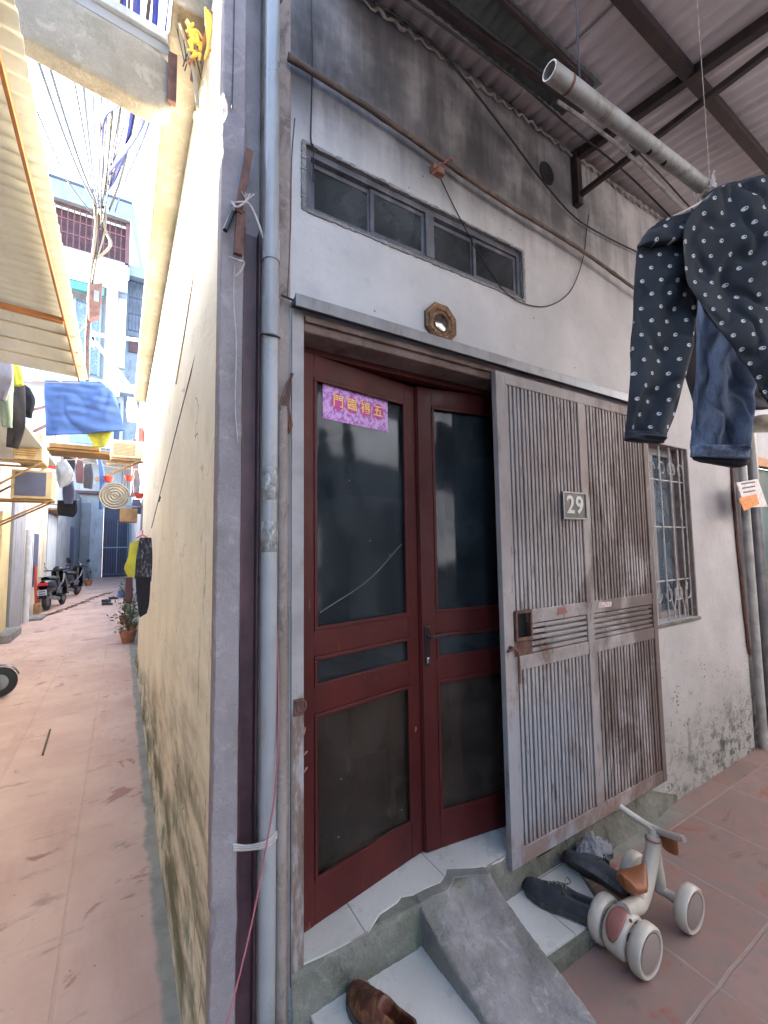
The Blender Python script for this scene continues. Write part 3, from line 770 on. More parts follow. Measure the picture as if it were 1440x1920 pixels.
def EY(x):
    for a, b in zip(edge, edge[1:]):
        if a.x <= x <= b.x: return a.y+(b.y-a.y)*(x-a.x)/max(1e-6, b.x-a.x)
    return edge[-1].y if x > edge[-1].x else edge[0].y
edge = sorted(edge, key=lambda q: q.x)
MB().grid(ramp, 70, 160).build('ramp', 'cement', house, smooth=True)

# ------------------------------------------------------------------ sliding gate
GX0, GX1, GZ0, GZ1 = 1.222, 2.545, .195, 2.435
gt = thing('sliding_gate', (1.88, -.03, GZ0), 'rust-stained grey slatted metal gate slid half across the red door', 'gate')
fr = MB(); Y0, Y1 = -.048, -.018
for a, b in (((GX0, Y0, GZ0), (GX0+.062, Y1, GZ1)), ((GX1-.045, Y0, GZ0), (GX1, Y1, GZ1)), ((1.845, Y0, GZ0+.07), (1.90, Y1, GZ1-.055)),
             ((GX0+.062, Y0+.001, GZ0), (GX1-.045, Y1, GZ0+.07)), ((GX0+.062, Y0+.001, GZ1-.055), (GX1-.045, Y1, GZ1)),):
    fr.box(a, b)
for x0, x1 in ((GX0+.062, 1.845), (1.90, GX1-.045)):
    fr.box((x0 if x0 > 1.8 else 1.402, Y0+.002, 1.235), (x1, Y1, 1.30)); fr.box((x0, Y0+.002, 1.03), (x1, Y1, 1.095))
fr.build('frame', 'gate', gt, bevel=.003)
sheet = MB(); sheet.box((GX0+.03, -.0165, GZ0+.03), (GX1-.03, -.0155, 1.05)); sheet.box((GX0+.03, -.0165, 1.28), (GX1-.03, -.0155, GZ1-.03))
sheet.build('backing_sheet', simple('dark backing sheet', (.028, .024, .026), .9, 0, .3, 6, (.06, .045, .04), .4), gt)  # dark sheet behind the slats, makes the gaps read dark
def slats(x0, x1, z0, z1, n):
    s = MB()
    pitch = (x1-x0)/n
    for i in range(n):
        x = x0 + (i+.5)*pitch; d = .0012*math.sin(i*2.7)
        s.box((x-pitch*.31, Y0+.006+d, z0-.004), (x+pitch*.31, Y1-.004, z1+.004))
    return s
for x0, x1, n in ((GX0+.062, 1.845, 20), (1.90, GX1-.045, 20)):
    for z0, z1 in ((GZ0+.07, 1.03), (1.30, GZ1-.055)):
        slats(x0, x1, z0, z1, n).build('slats', 'gate', gt, bevel=.0015)
for x0, x1 in ((1.41, 1.845), (1.90, GX1-.045)):
    s = MB()
    for i in range(5):
        z = 1.095 + .014 + .028*i; s.box((x0, Y0+.008, z-.0085), (x1, Y1-.004, z+.0085))
    s.build('louvre', 'gate', gt, bevel=.0015)
lk = MB()
for a, b in (((GX0+.066, Y0-.012, 1.165), (1.40, Y0+.002, 1.18)), ((GX0+.066, Y0-.012, 1.29), (1.40, Y0+.0015, 1.305)), ((GX0+.066, Y0-.012, 1.18), (GX0+.078, Y0+.002, 1.29)), ((1.388, Y0-.012, 1.18), (1.40, Y0+.002, 1.29)),
             ((GX0+.062, Y0+.003, 1.095), (1.41, Y1, 1.166)), ((1.40, Y0+.003, 1.166), (1.41, Y1, 1.235))): lk.box(a, b)
lk.build('lock_box', 'rust', gt, bevel=.002)
box('lock_recess', 'hole', (GX0+.07, -.02, 1.17), (1.40, -.0185, 1.3), gt)  # flat black plate standing for the shaded depth of the lock hole
hs = MB(); hs.tube(spline([(GX0+.01, -.055, 1.13), (GX0+.05, -.06, 1.135), (GX0+.075, -.058, 1.10), (GX0+.08, -.055, .98)]), .006, 6)
hs.tube([(GX0+.03, -.05, 1.145), (GX0+.03, -.07, 1.145)], .008, 8)
hs.build('latch', 'rust', gt, smooth=True)
st = MB(); st.prism([(1.60, -.0485, 1.255), (1.68, -.0485, 1.26), (1.66, -.0485, 1.292), (1.61, -.0485, 1.29)], (0, .001, 0)); st.build('sticker', 'pinkp', gt)
st = MB(); st.prism([(1.945, -.0485, 1.262), (2.06, -.0485, 1.258), (2.07, -.0485, 1.284), (1.95, -.0485, 1.292)], (0, .001, 0)); st.build('sticker', simple('faded white sticker', (.55, .50, .50), .6, 0, .3, 60, (.40, .10, .08), .5), gt)
NPX0, NPX1, NPZ0, NPZ1 = 1.665, 1.865, 1.735, 1.88
np_ = box('number_plate', 'plate', (NPX0, -.058, NPZ0), (NPX1, -.052, NPZ1), gt, bevel=.002)
rim = MB()
for a, b in (((NPX0, -.063, NPZ0), (NPX1, -.0585, NPZ0+.009)), ((NPX0, -.063, NPZ1-.009), (NPX1, -.0585, NPZ1)), ((NPX0, -.063, NPZ0+.009), (NPX0+.009, -.0585, NPZ1-.009)), ((NPX1-.009, -.063, NPZ0+.009), (NPX1, -.0585, NPZ1-.009))): rim.box(a, b)
rim.build('rim', 'alu', np_, bevel=.001)
for ch, cx in (('2', 1.728), ('9', 1.803)):
    text_mb(ch, .128, lambda x, y, z, cx=cx: Vector((cx+x*1.05, -.0595-z*.3, 1.808+y)), .002).build('digit', 'digit', np_)

# ------------------------------------------------------------------ pipes and posts at the corner
sp = thing('steel_post', (.095, 0, 0), 'dark maroon steel channel standing between the lilac pier and the grey downpipe', 'steel post')
s = MB(); s.box((.066, -.012, 0), (.072, .026, 2.72)); s.box((.118, -.012, 0), (.124, .026, 2.72)); s.box((.072, .020, 0), (.118, .026, 2.72)); s.build('channel', 'steel', sp, bevel=.001)
dpi = thing('downpipe', (.15, -.05, 0), 'grey plastic downpipe running up the house corner, tape-patched at mid height', 'pipe')
pipe = [(.150, -.045, z/10) for z in range(-1, 46)]
MB().tube(pipe, .0265, 20).build('pipe', 'pvc', dpi, smooth=True)
for z0, z1 in ((2.33, 2.47), (2.60, 2.68), (3.62, 3.70)): MB().lathe([(.0265, z0), (.030, z0), (.030, z1), (.0265, z1)], (.150, -.045, 0), n=20).build('coupling', 'pvc', dpi, smooth=True)
tp = simple('silver tape', (.20, .195, .19), .45, .2, .35, 30, (.40, .40, .40), .6)
for z0, z1 in ((1.77, 1.88), (1.60, 1.70)):
    MB().lathe([(.0265, z0), (.028, z0+.002), (.0285, (z0+z1)/2), (.028, z1-.002), (.0265, z1)], (.150, -.045, 0), n=20).build('tape', tp, dpi, smooth=True)
mb = MB()
for z in (3.73, 2.335): mb.tube([(.150+.031*math.cos(a), -.045+.031*math.sin(a), z+.012*math.sin(a)) for a in [i*2*PI/20 for i in range(21)]], .003, 6, False)
mb.tube(spline([(.175, -.04, 3.73), (.20, -.02, 3.70), (.19, 0.0, 3.66)]), .003, 5)
mb.tube(spline([(.125, -.05, 3.73), (.09, -.03, 3.75), (.04, -.03, 3.79), (.0, -.035, 3.85)]), .003, 5)
mb.build('wire_strap', 'cable', dpi, smooth=True)
mb = MB()
for dz in (0, .008, .016): mb.tube(spline([(.05, -.03, .70+dz), (.09, -.045, .695+dz*.7), (.14, -.078, .705+dz), (.175, -.06, .71+dz)]), .0035, 5)
mb.build('plastic_strap', 'rope', dpi, smooth=True)
ot = thing('column_pipe', (.205, -.03, 0), 'chalky thin pipe standing against the stained column beside the downpipe', 'pipe')
MB().tube([(.2, -.022, z/10) for z in range(0, 22)], .018, 14).build('pipe', 'column', ot, smooth=True)

st = MB(); a, b = at(468, 283, 1, -.05), at(446, 400, 1, -.06); st.bar(a, b, .024, .018); a2, b2 = at(452, 395, 1, -.055), at(446, 478, 1, -.06); st.bar(a2, b2, .028, .015)
tag(st.build('wooden_stick', 'rust', bevel=.002), 'dark wooden batten tied upright to the lilac corner pier', 'batten')
rp = MB()
rp.tube(spline([at(432, 383, 1, -.045), at(450, 379, 1, -.075), at(466, 382, 1, -.075), at(478, 402, 1, -.07), at(489, 432, 1, -.075), at(492, 445, 1, -.065)]), .0038, 6)
rp.tube(spline([at(434, 378, 1, -.045), at(445, 388, 1, -.08), at(462, 376, 1, -.075), at(468, 365, 1, -.07)]), .003, 6)
rq = MB(); rq.tube(spline([at(430, 482, 1, -.04), at(446, 488, 1, -.08), at(458, 492, 1, -.07), at(450, 510, 1, -.06), at(438, 520, 1, -.045)]), .003, 6)
for k in range(10):
    a = at(460+random.random()*8, 372, 1, -.072); rp.tube([a, a+Vector((random.uniform(-.015, .02), -.005, random.uniform(.005, .02)))], .0012, 4)
tag(rq.build('rope', 'rope', smooth=True), 'short loop of pale rope tied round the lower end of the dark batten', 'rope')
tag(rp.build('rope', 'rope', smooth=True), 'frayed pale rope knotted round the dark batten at the house corner', 'rope')
mb = MB(); mb.tube(spline([at(440, 495, 1, -.04), at(438, 560, 1, -.045), at(443, 650, 1, -.045), at(441, 760, 1, -.04), at(446, 830, 1, -.04)]), .0018, 5)
tag(mb.build('string', 'rope', smooth=True), 'thin pale string trailing down the lilac corner pier', 'string')
mb = MB(); mb.tube(spline([at(519, 1180, 1, -.055), at(522, 1330, 1, -.06), at(516, 1480, 1, -.085), at(497, 1600, 1, -.10), at(470, 1740, 1, -.12), at(436, 1880, 1, -.16), at(420, 1935, 1, -.18)]), .0026, 6)
tag(mb.build('cord', 'cablered', smooth=True), 'faded red cord hanging down across the foot of the downpipe', 'cord')
mb = MB(); A, B = at(433, 405, 1, -.05), at(284, 990, 0, -.05); mb.tube(sag(A, B, .0, 20), .0028, 6); k0 = at(298, 940, 0, -.045); mb.tube([k0, k0-Vector((0, .10, -.02))], .006, 6)
mb.tube([at(436, 398, 1, -.05), at(422, 432, 1, -.07)], .008, 6)
tag(mb.build('clothesline', 'cable', smooth=True), 'tight dark clothesline running down along the cream alley wall', 'clothesline')
mb = MB(); mb.tube(spline([(.017, -.034, 4.2), (.018, -.034, 3.9), (.019, -.034, 3.4), (.016, -.034, 3.11)]), .002, 5)
tag(mb.build('wire', 'cable', smooth=True), 'short black wire end hanging on the top of the lilac pier', 'wire')

# ------------------------------------------------------------------ things on the facade
mi = thing('mirror', (.93, -.015, 2.55), 'small round mirror in a carved eight-sided gilt frame above the door', 'mirror')
c = Vector((.93, 0, 2.605)); s = MB()
def ring8(r, y, ph=PI/8, k=8): return [c + Vector((r*math.cos(ph+i*2*PI/k), y, r*math.sin(ph+i*2*PI/k))) for i in range(k)]
K = 48
def oct_r(a, r): return r*math.cos(PI/8)/math.cos(((a-PI/8) % (PI/4)) - PI/8)
def mr(u, v):
    a = u*2*PI; prof = [(1.0, -.001), (1.0, -.014), (.94, -.019), (.80, -.015), (.78, -.018), (.66, -.018), (.62, -.012), (.45, -.012), (.43, -.017), (.40, -.008)]
    q, y = prof[round(v*9)]; R = .094*q; rr = oct_r(a, R) if q > .5 else R
    return c + Vector((rr*math.cos(a), y-(.0015*math.sin(a*24) if .5 < q < .9 else 0), rr*math.sin(a)))
s.grid(mr, 96, 9); s.build('frame', 'gold', mi, smooth=True)
gm = G('convex mirror'); m_ = gm.done((.30, .31, .30), .16, 1.0)
MB().lathe([(0.0005, .016), (.022, .0145), (.040, .009)], c, (0, -1, 0), 32).build('glass', m_, mi, smooth='all')

bp = thing('bamboo_pole', (1.3, -.03, 3.3), 'long brown bamboo drying pole slung level across the facade', 'pole')
A, B = Vector((.212, -.035, 3.425)), Vector((2.95, -.06, 3.20)); P = [A.lerp(B, i/60)+Vector((0, 0, .010*math.sin(i*.21))) for i in range(61)]
MB().tube(P, [.0125+.0025*(1 if i % 9 == 0 else 0)-.00006*i for i in range(61)], 10).build('cane', 'bamboo', bp, smooth=True)
bkt = MB(); q = at(822, 318, 1, -.02)
bkt.box((q.x-.035, -.03, q.z-.02), (q.x+.03, -.002, q.z+.012)); bkt.tube(spline([q+Vector((.01, -.01, .02)), q+Vector((.03, -.05, .028)), q+Vector((.045, -.06, .012))]), .005, 6); bkt.tube([q+Vector((-.03, .01, -.03)), q+Vector((-.02, -.045, -.012))], .006, 6)
tag(bkt.build('pole_bracket', simple('rusty clay red', (.30, .13, .09), .7, 0, .3, 30, (.10, .05, .04), .4), bevel=.004), 'rusty red bracket holding the bamboo pole over the strip window', 'bracket')
def cable(pts, r, mat, label, cat='cable', group=None, name='cable', n=6):
    mb = MB(); mb.tube(pts, r, n); return tag(mb.build(name, mat, smooth=True), label, cat, group)
cable(spline([at(583, -40, 1, -.02), at(586, 100, 1, -.02), at(584, 200, 1, -.012), at(583, 262, 1, -.012), at(588, 280, 1, -.012), at(587, 340, 1, .0)]), .0032, 'cable', 'black cable dropping down the soot-stained wall to the left end of the strip window')
cable(spline([at(826, 335, 1, -.03), at(845, 375, 1, -.012), at(868, 420, 1, -.008), at(900, 480, 1, -.006), at(945, 545, 1, -.006), at(985, 570, 1, -.01), at(1030, 573, 1, -.01), at(1070, 545, 1, -.01), at(1093, 485, 1, -.01), at(1100, 430, 1, -.01), at(1104, 402, 1, -.01)]), .0028, 'cable', 'thin black cable looping below the strip window and up to a nail under the awning')
cable(spline([at(705, 5, 1, -.10), at(800, 70, 1, -.08), at(880, 160, 1, -.06), at(950, 250, 1, -.04), at(1010, 330, 1, -.03), at(1070, 400, 1, -.02), at(1120, 435, 1, -.02), at(1200, 475, 1, -.02), at(1260, 500, 1, -.02)]), .0045, 'cable', 'dark cable sagging from the roof edge across the upper wall towards the shirt')
cable(spline([at(553, 222, 1, -.004), at(547, 300, 1, -.004), at(545, 420, 1, -.004), at(539, 556, 1, -.004)]), .002, 'rust', 'thin rusty wire running straight down beside the downpipe')
cable([at(527, 553, 1, -.03), at(557, 566, 1, -.03)], .004, 'cable', 'short rusty rod poking out at the left end of the gate track', 'rod', None, 'rod')
mb = MB()
for k in range(7):
    mb.tube(spline([at(548+3*math.sin(k), 700, 1, -.012), at(530+4*k*.5, 735+k*3, 1, -.03), at(526+k, 770+k*4, 1, -.035), at(548-k, 800+k*2, 1, -.02), at(540, 760+k*6, 1, -.03)]), .0016, 4)
tag(mb.build('wire_coil', 'rust', smooth=True), 'tangled coil of thin brown wire hooked on the stained column', 'wire')
hl = MB()
hc = at(1025, 325, 1, 0)
hl.lathe([(.0, .001), (.05, .001), (.058, .004), (.062, .0)], hc+Vector((0, 0, 0)), (0, -1, 0), 20)
for v in hl.v: v.z = hc.z + (v.z-hc.z)*1.1
tag(hl.build('vent_hole', 'hole', smooth=True), 'black round vent hole high in the wall left of the awning bracket', 'vent')  # flat black disc on the wall in place of an opening

# ------------------------------------------------------------------ awning
awn = thing('awning', (1.9, -.8, 3.7), 'corrugated lean-to awning on dark steel rafters over the yard', 'awning')
def zr(y): return 3.965 + .145*y
def sheetf(x0, x1, y0, y1, dz, pitch, amp):
    nx = int((x1-x0)/pitch*8)
    def f(u, v):
        x = x0+(x1-x0)*u; y = y0+(y1-y0)*v
        return Vector((x, y, zr(y)+dz+amp*math.sin(2*PI*x/pitch)))
    return f, nx
for (x0, x1, dz) in ((.40, 1.52, .012), (1.46, 2.62, 0.0), (2.56, 3.75, .012), (3.69, 4.9, 0.0)):
    f, nx = sheetf(x0, x1, .02, -2.7, dz, .076, .0095)
    mb = MB(); mb.grid(f, nx, 14); mb.build('roof_sheet', 'sheet', awn, smooth='all', solid=.004)
f, nx = sheetf(.40, 1.7, -.14, -.36, -.035, .05, .004); mb = MB(); mb.grid(f, nx, 4); mb.build('patch_sheet', 'sheetdark', awn, smooth='all', solid=.003)
def beam(a, b, w, h, name='rafter'): return MB().bar(a, b, w, h).build(name, 'roofbeam', awn, bevel=.003)
beam((1.99, -.01, zr(0)-.05), (1.99, -2.3, zr(-2.3)-.05), .045, .05)
beam((1.99, -.03, 3.66), (1.99, -1.35, zr(-1.35)-.115), .028, .028, 'brace')
MB().bar((1.985, -.022, 3.60), (1.985, -.022, 3.94), .045, .04).build('bracket', 'roofbeam', awn, bevel=.003)
beam((4.0, -.01, zr(0)-.05), (4.0, -2.3, zr(-2.3)-.05), .045, .05)
beam((.42, -.62, zr(-.62)-.045), (4.9, -.62, zr(-.62)-.045), .05, .045, 'purlin')
beam((.42, -.16, zr(-.16)-.06), (1.72, -.25, zr(-.25)-.075), .035, .03, 'purlin')
beam((.42, -.36, zr(-.36)-.06), (1.65, -.34, zr(-.34)-.06), .02, .03, 'purlin')
beam((.42, -1.5, zr(-1.5)-.045), (4.9, -1.5, zr(-1.5)-.045), .05, .045, 'purlin')
mb = MB()
P = []
for i in range(260):
    x = .42+4.3*i/259; P.append(Vector((x, -.008-.006*random.random(), 3.925+.012*math.sin(2*PI*x/.076)+.006*random.random()+.006*math.sin(x*9))))
mb.tube(P, [.004+.006*random.random()*(1 if (i//7) % 4 else .2) for i in range(260)], 6)
mb.build('mortar_seal', simple('pale mortar', (.30, .25, .22), .9, 0, .2, 30), awn, smooth=True)
cable(spline([at(1045, 190, 2, 3.70), at(1110, 235, 2, 3.66), at(1190, 300, 2, 3.6), at(1270, 380, 2, 3.55), at(1340, 440, 2, 3.5), at(1420, 500, 2, 3.45)]), .009, 'pvcw', 'grey conduit running on from the short purlin under the awning', 'conduit', None, 'conduit')
cable(spline([at(1180, 270, 2, 3.6), at(1240, 330, 2, 3.6), at(1300, 395, 2, 3.55), at(1360, 450, 2, 3.5)]), .004, 'cable', 'thin cable hanging under the awning just below the grey conduit')

# ------------------------------------------------------------------ clothes pipe and washing
pv = thing('plastic_pipe', (.9, -.9, 2.7), 'split white plastic pipe hung under the awning as a drying rail', 'pipe')
A, B = at(1030, 132, 2, 2.72), at(1330, 358, 2, 2.72); ax = (B-A).normalized()
MB().lathe([(.0175, 0), (.0205, 0), (.0205, (B-A).length), (.0175, (B-A).length), (.0175, 0)], A, ax, 24).build('pipe', 'pvcw', pv, smooth=True)
mb = MB(); mb.lathe([(.0208, .06), (.0216, .062), (.0216, .066), (.0208, .068)], A, ax, 24); mb.build('joint', 'rust', pv, smooth=True)
for t in (.56, .66):
    mb = MB(); q = A + (B-A)*t + ax.cross(Vector((0,0,1)))*-.0 - Vector((0, 0, .0185)) + Vector((-.01, .0, 0)); mb.lathe([(0, 0), (.007, 0), (.008, .002), (0, .003)], q, (q-(A+(B-A)*t)), 10); mb.build('hole', 'hole', pv)  # flat black discs standing for the shaded inside of drilled holes
kn = MB()
for k in range(16):
    c0 = B - ax*.02; a = k*.7
    kn.tube(spline([c0 + Vector((.03*math.cos(a+i), .03*math.sin(a*1.3+i), .034*math.sin(a+i*1.7))) for i in range(4)]), .0022, 4)
kn.tube(sag(B+Vector((0, 0, -.02)), dp(1250, 412, 1.16), .002), .0028, 5)
kn.tube([B+Vector((.01, 0, .03)), Vector((B.x+.02, B.y, 3.80))], .0008, 4)
tag(kn.build('nylon_string', 'rope', smooth=True), 'tangle of white nylon string tied round the right end of the drying rail', 'string')
hk = MB(); C0 = Vector((A.x+.12, A.y, 2.75)); hk.tube([C0, Vector((C0.x, C0.y, 3.76))], .002, 4)
tag(hk.build('hanging_wire', 'cable', smooth=True), 'thin wire holding up the left end of the drying rail', 'wire')

def curve_at(pts, t):
    L = [0]
    for a, b in zip(pts, pts[1:]): L.append(L[-1]+math.hypot(b[0]-a[0], b[1]-a[1]))
    s_ = t*L[-1]
    for i in range(len(pts)-1):
        if s_ <= L[i+1]+1e-9:
            k = (s_-L[i])/max(1e-9, L[i+1]-L[i]); return tuple(pts[i][j]+(pts[i+1][j]-pts[i][j])*k for j in range(2))
    return pts[-1]
def cloth(left, right, depth, thick, nu=40, nv=60, wr=.008, seed=0, fold=None, dfn=None):
    """closed cloth shell between two side curves: front and back layers puffed apart"""
    sm = lambda P: [(p.x, p.y) for p in spline([(q[0], q[1], 0) for q in P], 6)] if len(P) > 2 else P
    left, right = sm(left), sm(right); mb = MB(); uvs = []
    def layer(sgn):
        vs = []
        for j in range(nv+1):
            a, b = curve_at(left, j/nv), curve_at(right, j/nv)
            for i in range(nu+1):
                u = i/nu; x = a[0]+(b[0]-a[0])*u; y = a[1]+(b[1]-a[1])*u
                d = depth + (dfn(u, j/nv) if dfn else 0)
                p = dp(x, y, d); e = math.sqrt(max(0, 1-(2*u-1)**6))
                off = -sgn*thick*.5*e*(.75+.5*rnoise((u*2+seed, j/nv*3, 1)))
                if sgn > 0 or True:
                    off += wr*e*(rnoise((x*.011+seed, y*.006, seed), 1)+.5*rnoise((x*.03+y*.02, y*.012, seed+3), 1))
                    off += wr*.55*e*max(0, 1-abs(rnoise((x*.022-y*.006+seed*3, y*.011+x*.004, seed), 1))*5)
                    if fold: off += fold(u, j/nv)*e
                vs.append(p + fw*off); uvs.append((x*depth/F, y*depth/F))
        return vs
    V1 = layer(1); V2 = layer(-1); n = nu+1
    fs = [(j*n+i, j*n+i+1, (j+1)*n+i+1, (j+1)*n+i) for j in range(nv) for i in range(nu)]
    mb.add(V1, fs); mb.add(V2, [tuple(reversed(f)) for f in fs])
    k = len(V1)
    for i in range(nu): mb.f.append((i+1, i, k+i, k+i+1)); r = nv*n; mb.f.append((r+i, r+i+1, k+r+i+1, k+r+i))
    mb.uv = uvs
    return mb
sh = thing('patterned_shirt', dp(1300, 560, 1.15), 'dark long-sleeved shirt with small white marks hanging under the awning', 'shirt')
fold1 = lambda u, v: .010*math.sin(u*9+v*5)*(.3+v) + .006*math.sin(v*13+u*4)
cloth([(1196, 462), (1190, 530), (1188, 600), (1182, 700), (1175, 780), (1172, 812)], [(1300, 455), (1308, 520), (1306, 590), (1290, 680), (1268, 770), (1248, 820)], 1.17, .034, wr=.014, fold=fold1, seed=2, nu=44, nv=80).build('sleeve', 'polka', sh, smooth='all')
cloth([(1173, 808), (1173, 819), (1174, 825)], [(1249, 815), (1247, 824), (1244, 831)], 1.168, .058, nu=24, nv=6, wr=.002).build('cuff', 'navy', sh, smooth='all')
fold2 = lambda u, v: .012*math.sin(u*7+v*3) + .01*math.sin(v*9-u*6)
cloth([(1342, 352), (1300, 395), (1284, 425), (1283, 455), (1287, 520), (1300, 548), (1345, 612), (1400, 688), (1450, 765), (1500, 830)], [(1620, 300), (1625, 330), (1628, 365), (1630, 400), (1640, 480), (1650, 560), (1650, 640), (1640, 720), (1630, 800), (1620, 870)], 1.12, .03, wr=.022, fold=fold2, seed=5, nu=70, nv=80).build('body', 'polka', sh, smooth='all')
cloth([(1196, 464), (1204, 446), (1216, 430)], [(1292, 455), (1290, 430), (1286, 416)], 1.165, .05, nu=26, nv=10, wr=.004, seed=3).build('shoulder', 'polka', sh, smooth='all')
cloth([(1198, 456), (1216, 436), (1240, 412), (1290, 398), (1320, 376), (1345, 350), (1440, 328), (1600, 300)], [(1200, 466), (1222, 446), (1248, 430), (1292, 420), (1325, 392), (1352, 372), (1440, 352), (1600, 328)], 1.175, .03, nu=8, nv=60, wr=.003).build('lining_inside', 'navy', sh, smooth='all')
jn = thing('denim_shorts', dp(1350, 720, 1.35), 'faded blue denim shorts with rolled hems hanging behind the patterned shirt', 'shorts')
cloth([(1312, 520), (1313, 600), (1311, 680), (1307, 760), (1299, 838)], [(1420, 520), (1425, 600), (1418, 690), (1410, 770), (1401, 845)], 1.36, .07, wr=.02, seed=9, fold=lambda u, v: .014*math.sin(u*11+v*2), nu=50, nv=70).build('leg', 'denim', jn, smooth='all')
cloth([(1299, 836), (1298, 846), (1297, 856)], [(1403, 838), (1402, 850), (1401, 862)], 1.355, .085, nu=40, nv=6, wr=.004, seed=4).build('hem', simple('pale denim hem', (.14, .19, .29), .9, 0, .3, 60), jn, smooth='all')
cloth([(1298, 854), (1302, 862), (1320, 866)], [(1400, 860), (1399, 872), (1385, 877)], 1.365, .05, nu=30, nv=6, wr=.003, seed=6).build('lining_inside', 'navy', jn, smooth='all')  # navy patch standing for the shaded inside of the leg opening
cl = thing('dark_garment', dp(1300, 680, 1.5), 'plain dark grey garment hanging behind the denim shorts', 'garment')
cloth([(1292, 540), (1288, 640), (1284, 700), (1300, 755), (1306, 772)], [(1440, 540), (1450, 640), (1450, 700), (1450, 740), (1450, 765)], 1.52, .05, wr=.02, seed=12).build('cloth', 'greycloth', cl, smooth='all')
ht = thing('straw_hat', dp(1425, 795, 1.9), 'buff cloth cap hanging at the right edge beside the denim shorts', 'cap')
MB().lathe([(0, .05), (.04, .046), (.055, .02), (.058, 0), (.075, -.01)], dp(1432, 800, 1.9), (-.3, -.2, .8), 20).build('crown', simple('buff cap cloth', (.30, .25, .18), .85, 0, .3, 20), ht, smooth='all')

# ------------------------------------------------------------------ right edge: corner trims, next door
nb = thing('neighbour_front', (4.4, .1, 0), 'neighbouring shop front with brown timber lintel and glazed green-grey door at the right edge', 'building')
MB().box((3.95, .02, 0), (4.20, .2, 4.0)).build('wall', 'facade', nb)
MB().box((4.20, .06, 2.35), (8, .2, 4.0)).build('wall', 'facade', nb)
box('timber_lintel', 'orange', (4.20, .0, 2.26), (8, .06, 2.34), nb)
box('door_frame', 'slate', (4.20, .03, 0), (4.27, .10, 2.26), nb)
dn = box('door', simple('grey green door', (.07, .13, .13), .4, 0, .25, 5), (4.27, .06, 0), (5.4, .1, 2.26), nb)
box('kick_panel', 'slate', (4.30, .045, .05), (5.3, .0595, .9), dn)
box('sticker', 'teal', (4.36, .05, 1.15), (4.55, .0595, 1.55), dn); box('sticker', 'pinkp', (4.36, .05, .95), (4.6, .0595, 1.1), dn)
box('wall', 'tanwall', (5.4, .05, 0), (8, .2, 2.26), nb)
cable([at(1372, 870, 1, -.01), at(1375, 930, 1, -.01), at(1384, 1030, 1, -.012), at(1403, 1210, 1, -.012), (3.955, -.012, .72)], .012, 'rust', 'thin brown conduit on the white wall end at the right', 'conduit', None, 'conduit')
MB_ = MB(); MB_.tube([(4.03, -.03, .0), (4.03, -.03, 2.9)], .03, 14); tag(MB_.build('drainpipe', simple('ivory plastic', (.36, .355, .35), .4), smooth=True), 'ivory drainpipe beside the shop door at the right edge', 'pipe')
MB_ = MB(); MB_.tube([(4.15, -.05, .0), (4.15, -.05, 3.2)], .045, 16); tag(MB_.build('steel_pipe', 'alu', smooth=True), 'thick grey steel pipe next to the ivory drainpipe', 'pipe')
pb = thing('paper_packet', at(1405, 925, 1, -.16), 'white and orange paper packet hanging on the pipes at the right', 'packet')
def pk(px, py, y=-.16): return at(px, py, 1, y)
mb = MB(); mb.prism([pk(1381, 905), pk(1421, 898), pk(1440, 950), pk(1398, 952)], (0, .012, 0)); mb.build('packet', simple('printed white paper', (.62, .58, .57), .6, 0, .15, 30, (.5, .3, .3), .3), pb, bevel=.002)
mb = MB(); mb.prism([pk(1385, 934, -.162), pk(1418, 926, -.162), pk(1424, 945, -.162), pk(1395, 958, -.162)], (0, .0015, 0)); mb.build('orange_print', simple('orange print', (.70, .22, .05), .6, 0, .3, 50), pb)
for k in range(3):
    mb = MB(); y_ = 906+k*8; mb.prism([pk(1390+k*2, y_, -.162), pk(1416, y_-4, -.162), pk(1416, y_-1, -.162), pk(1390+k*2, y_+3, -.162)], (0, .0015, 0)); mb.build('print_line', 'slate', pb)

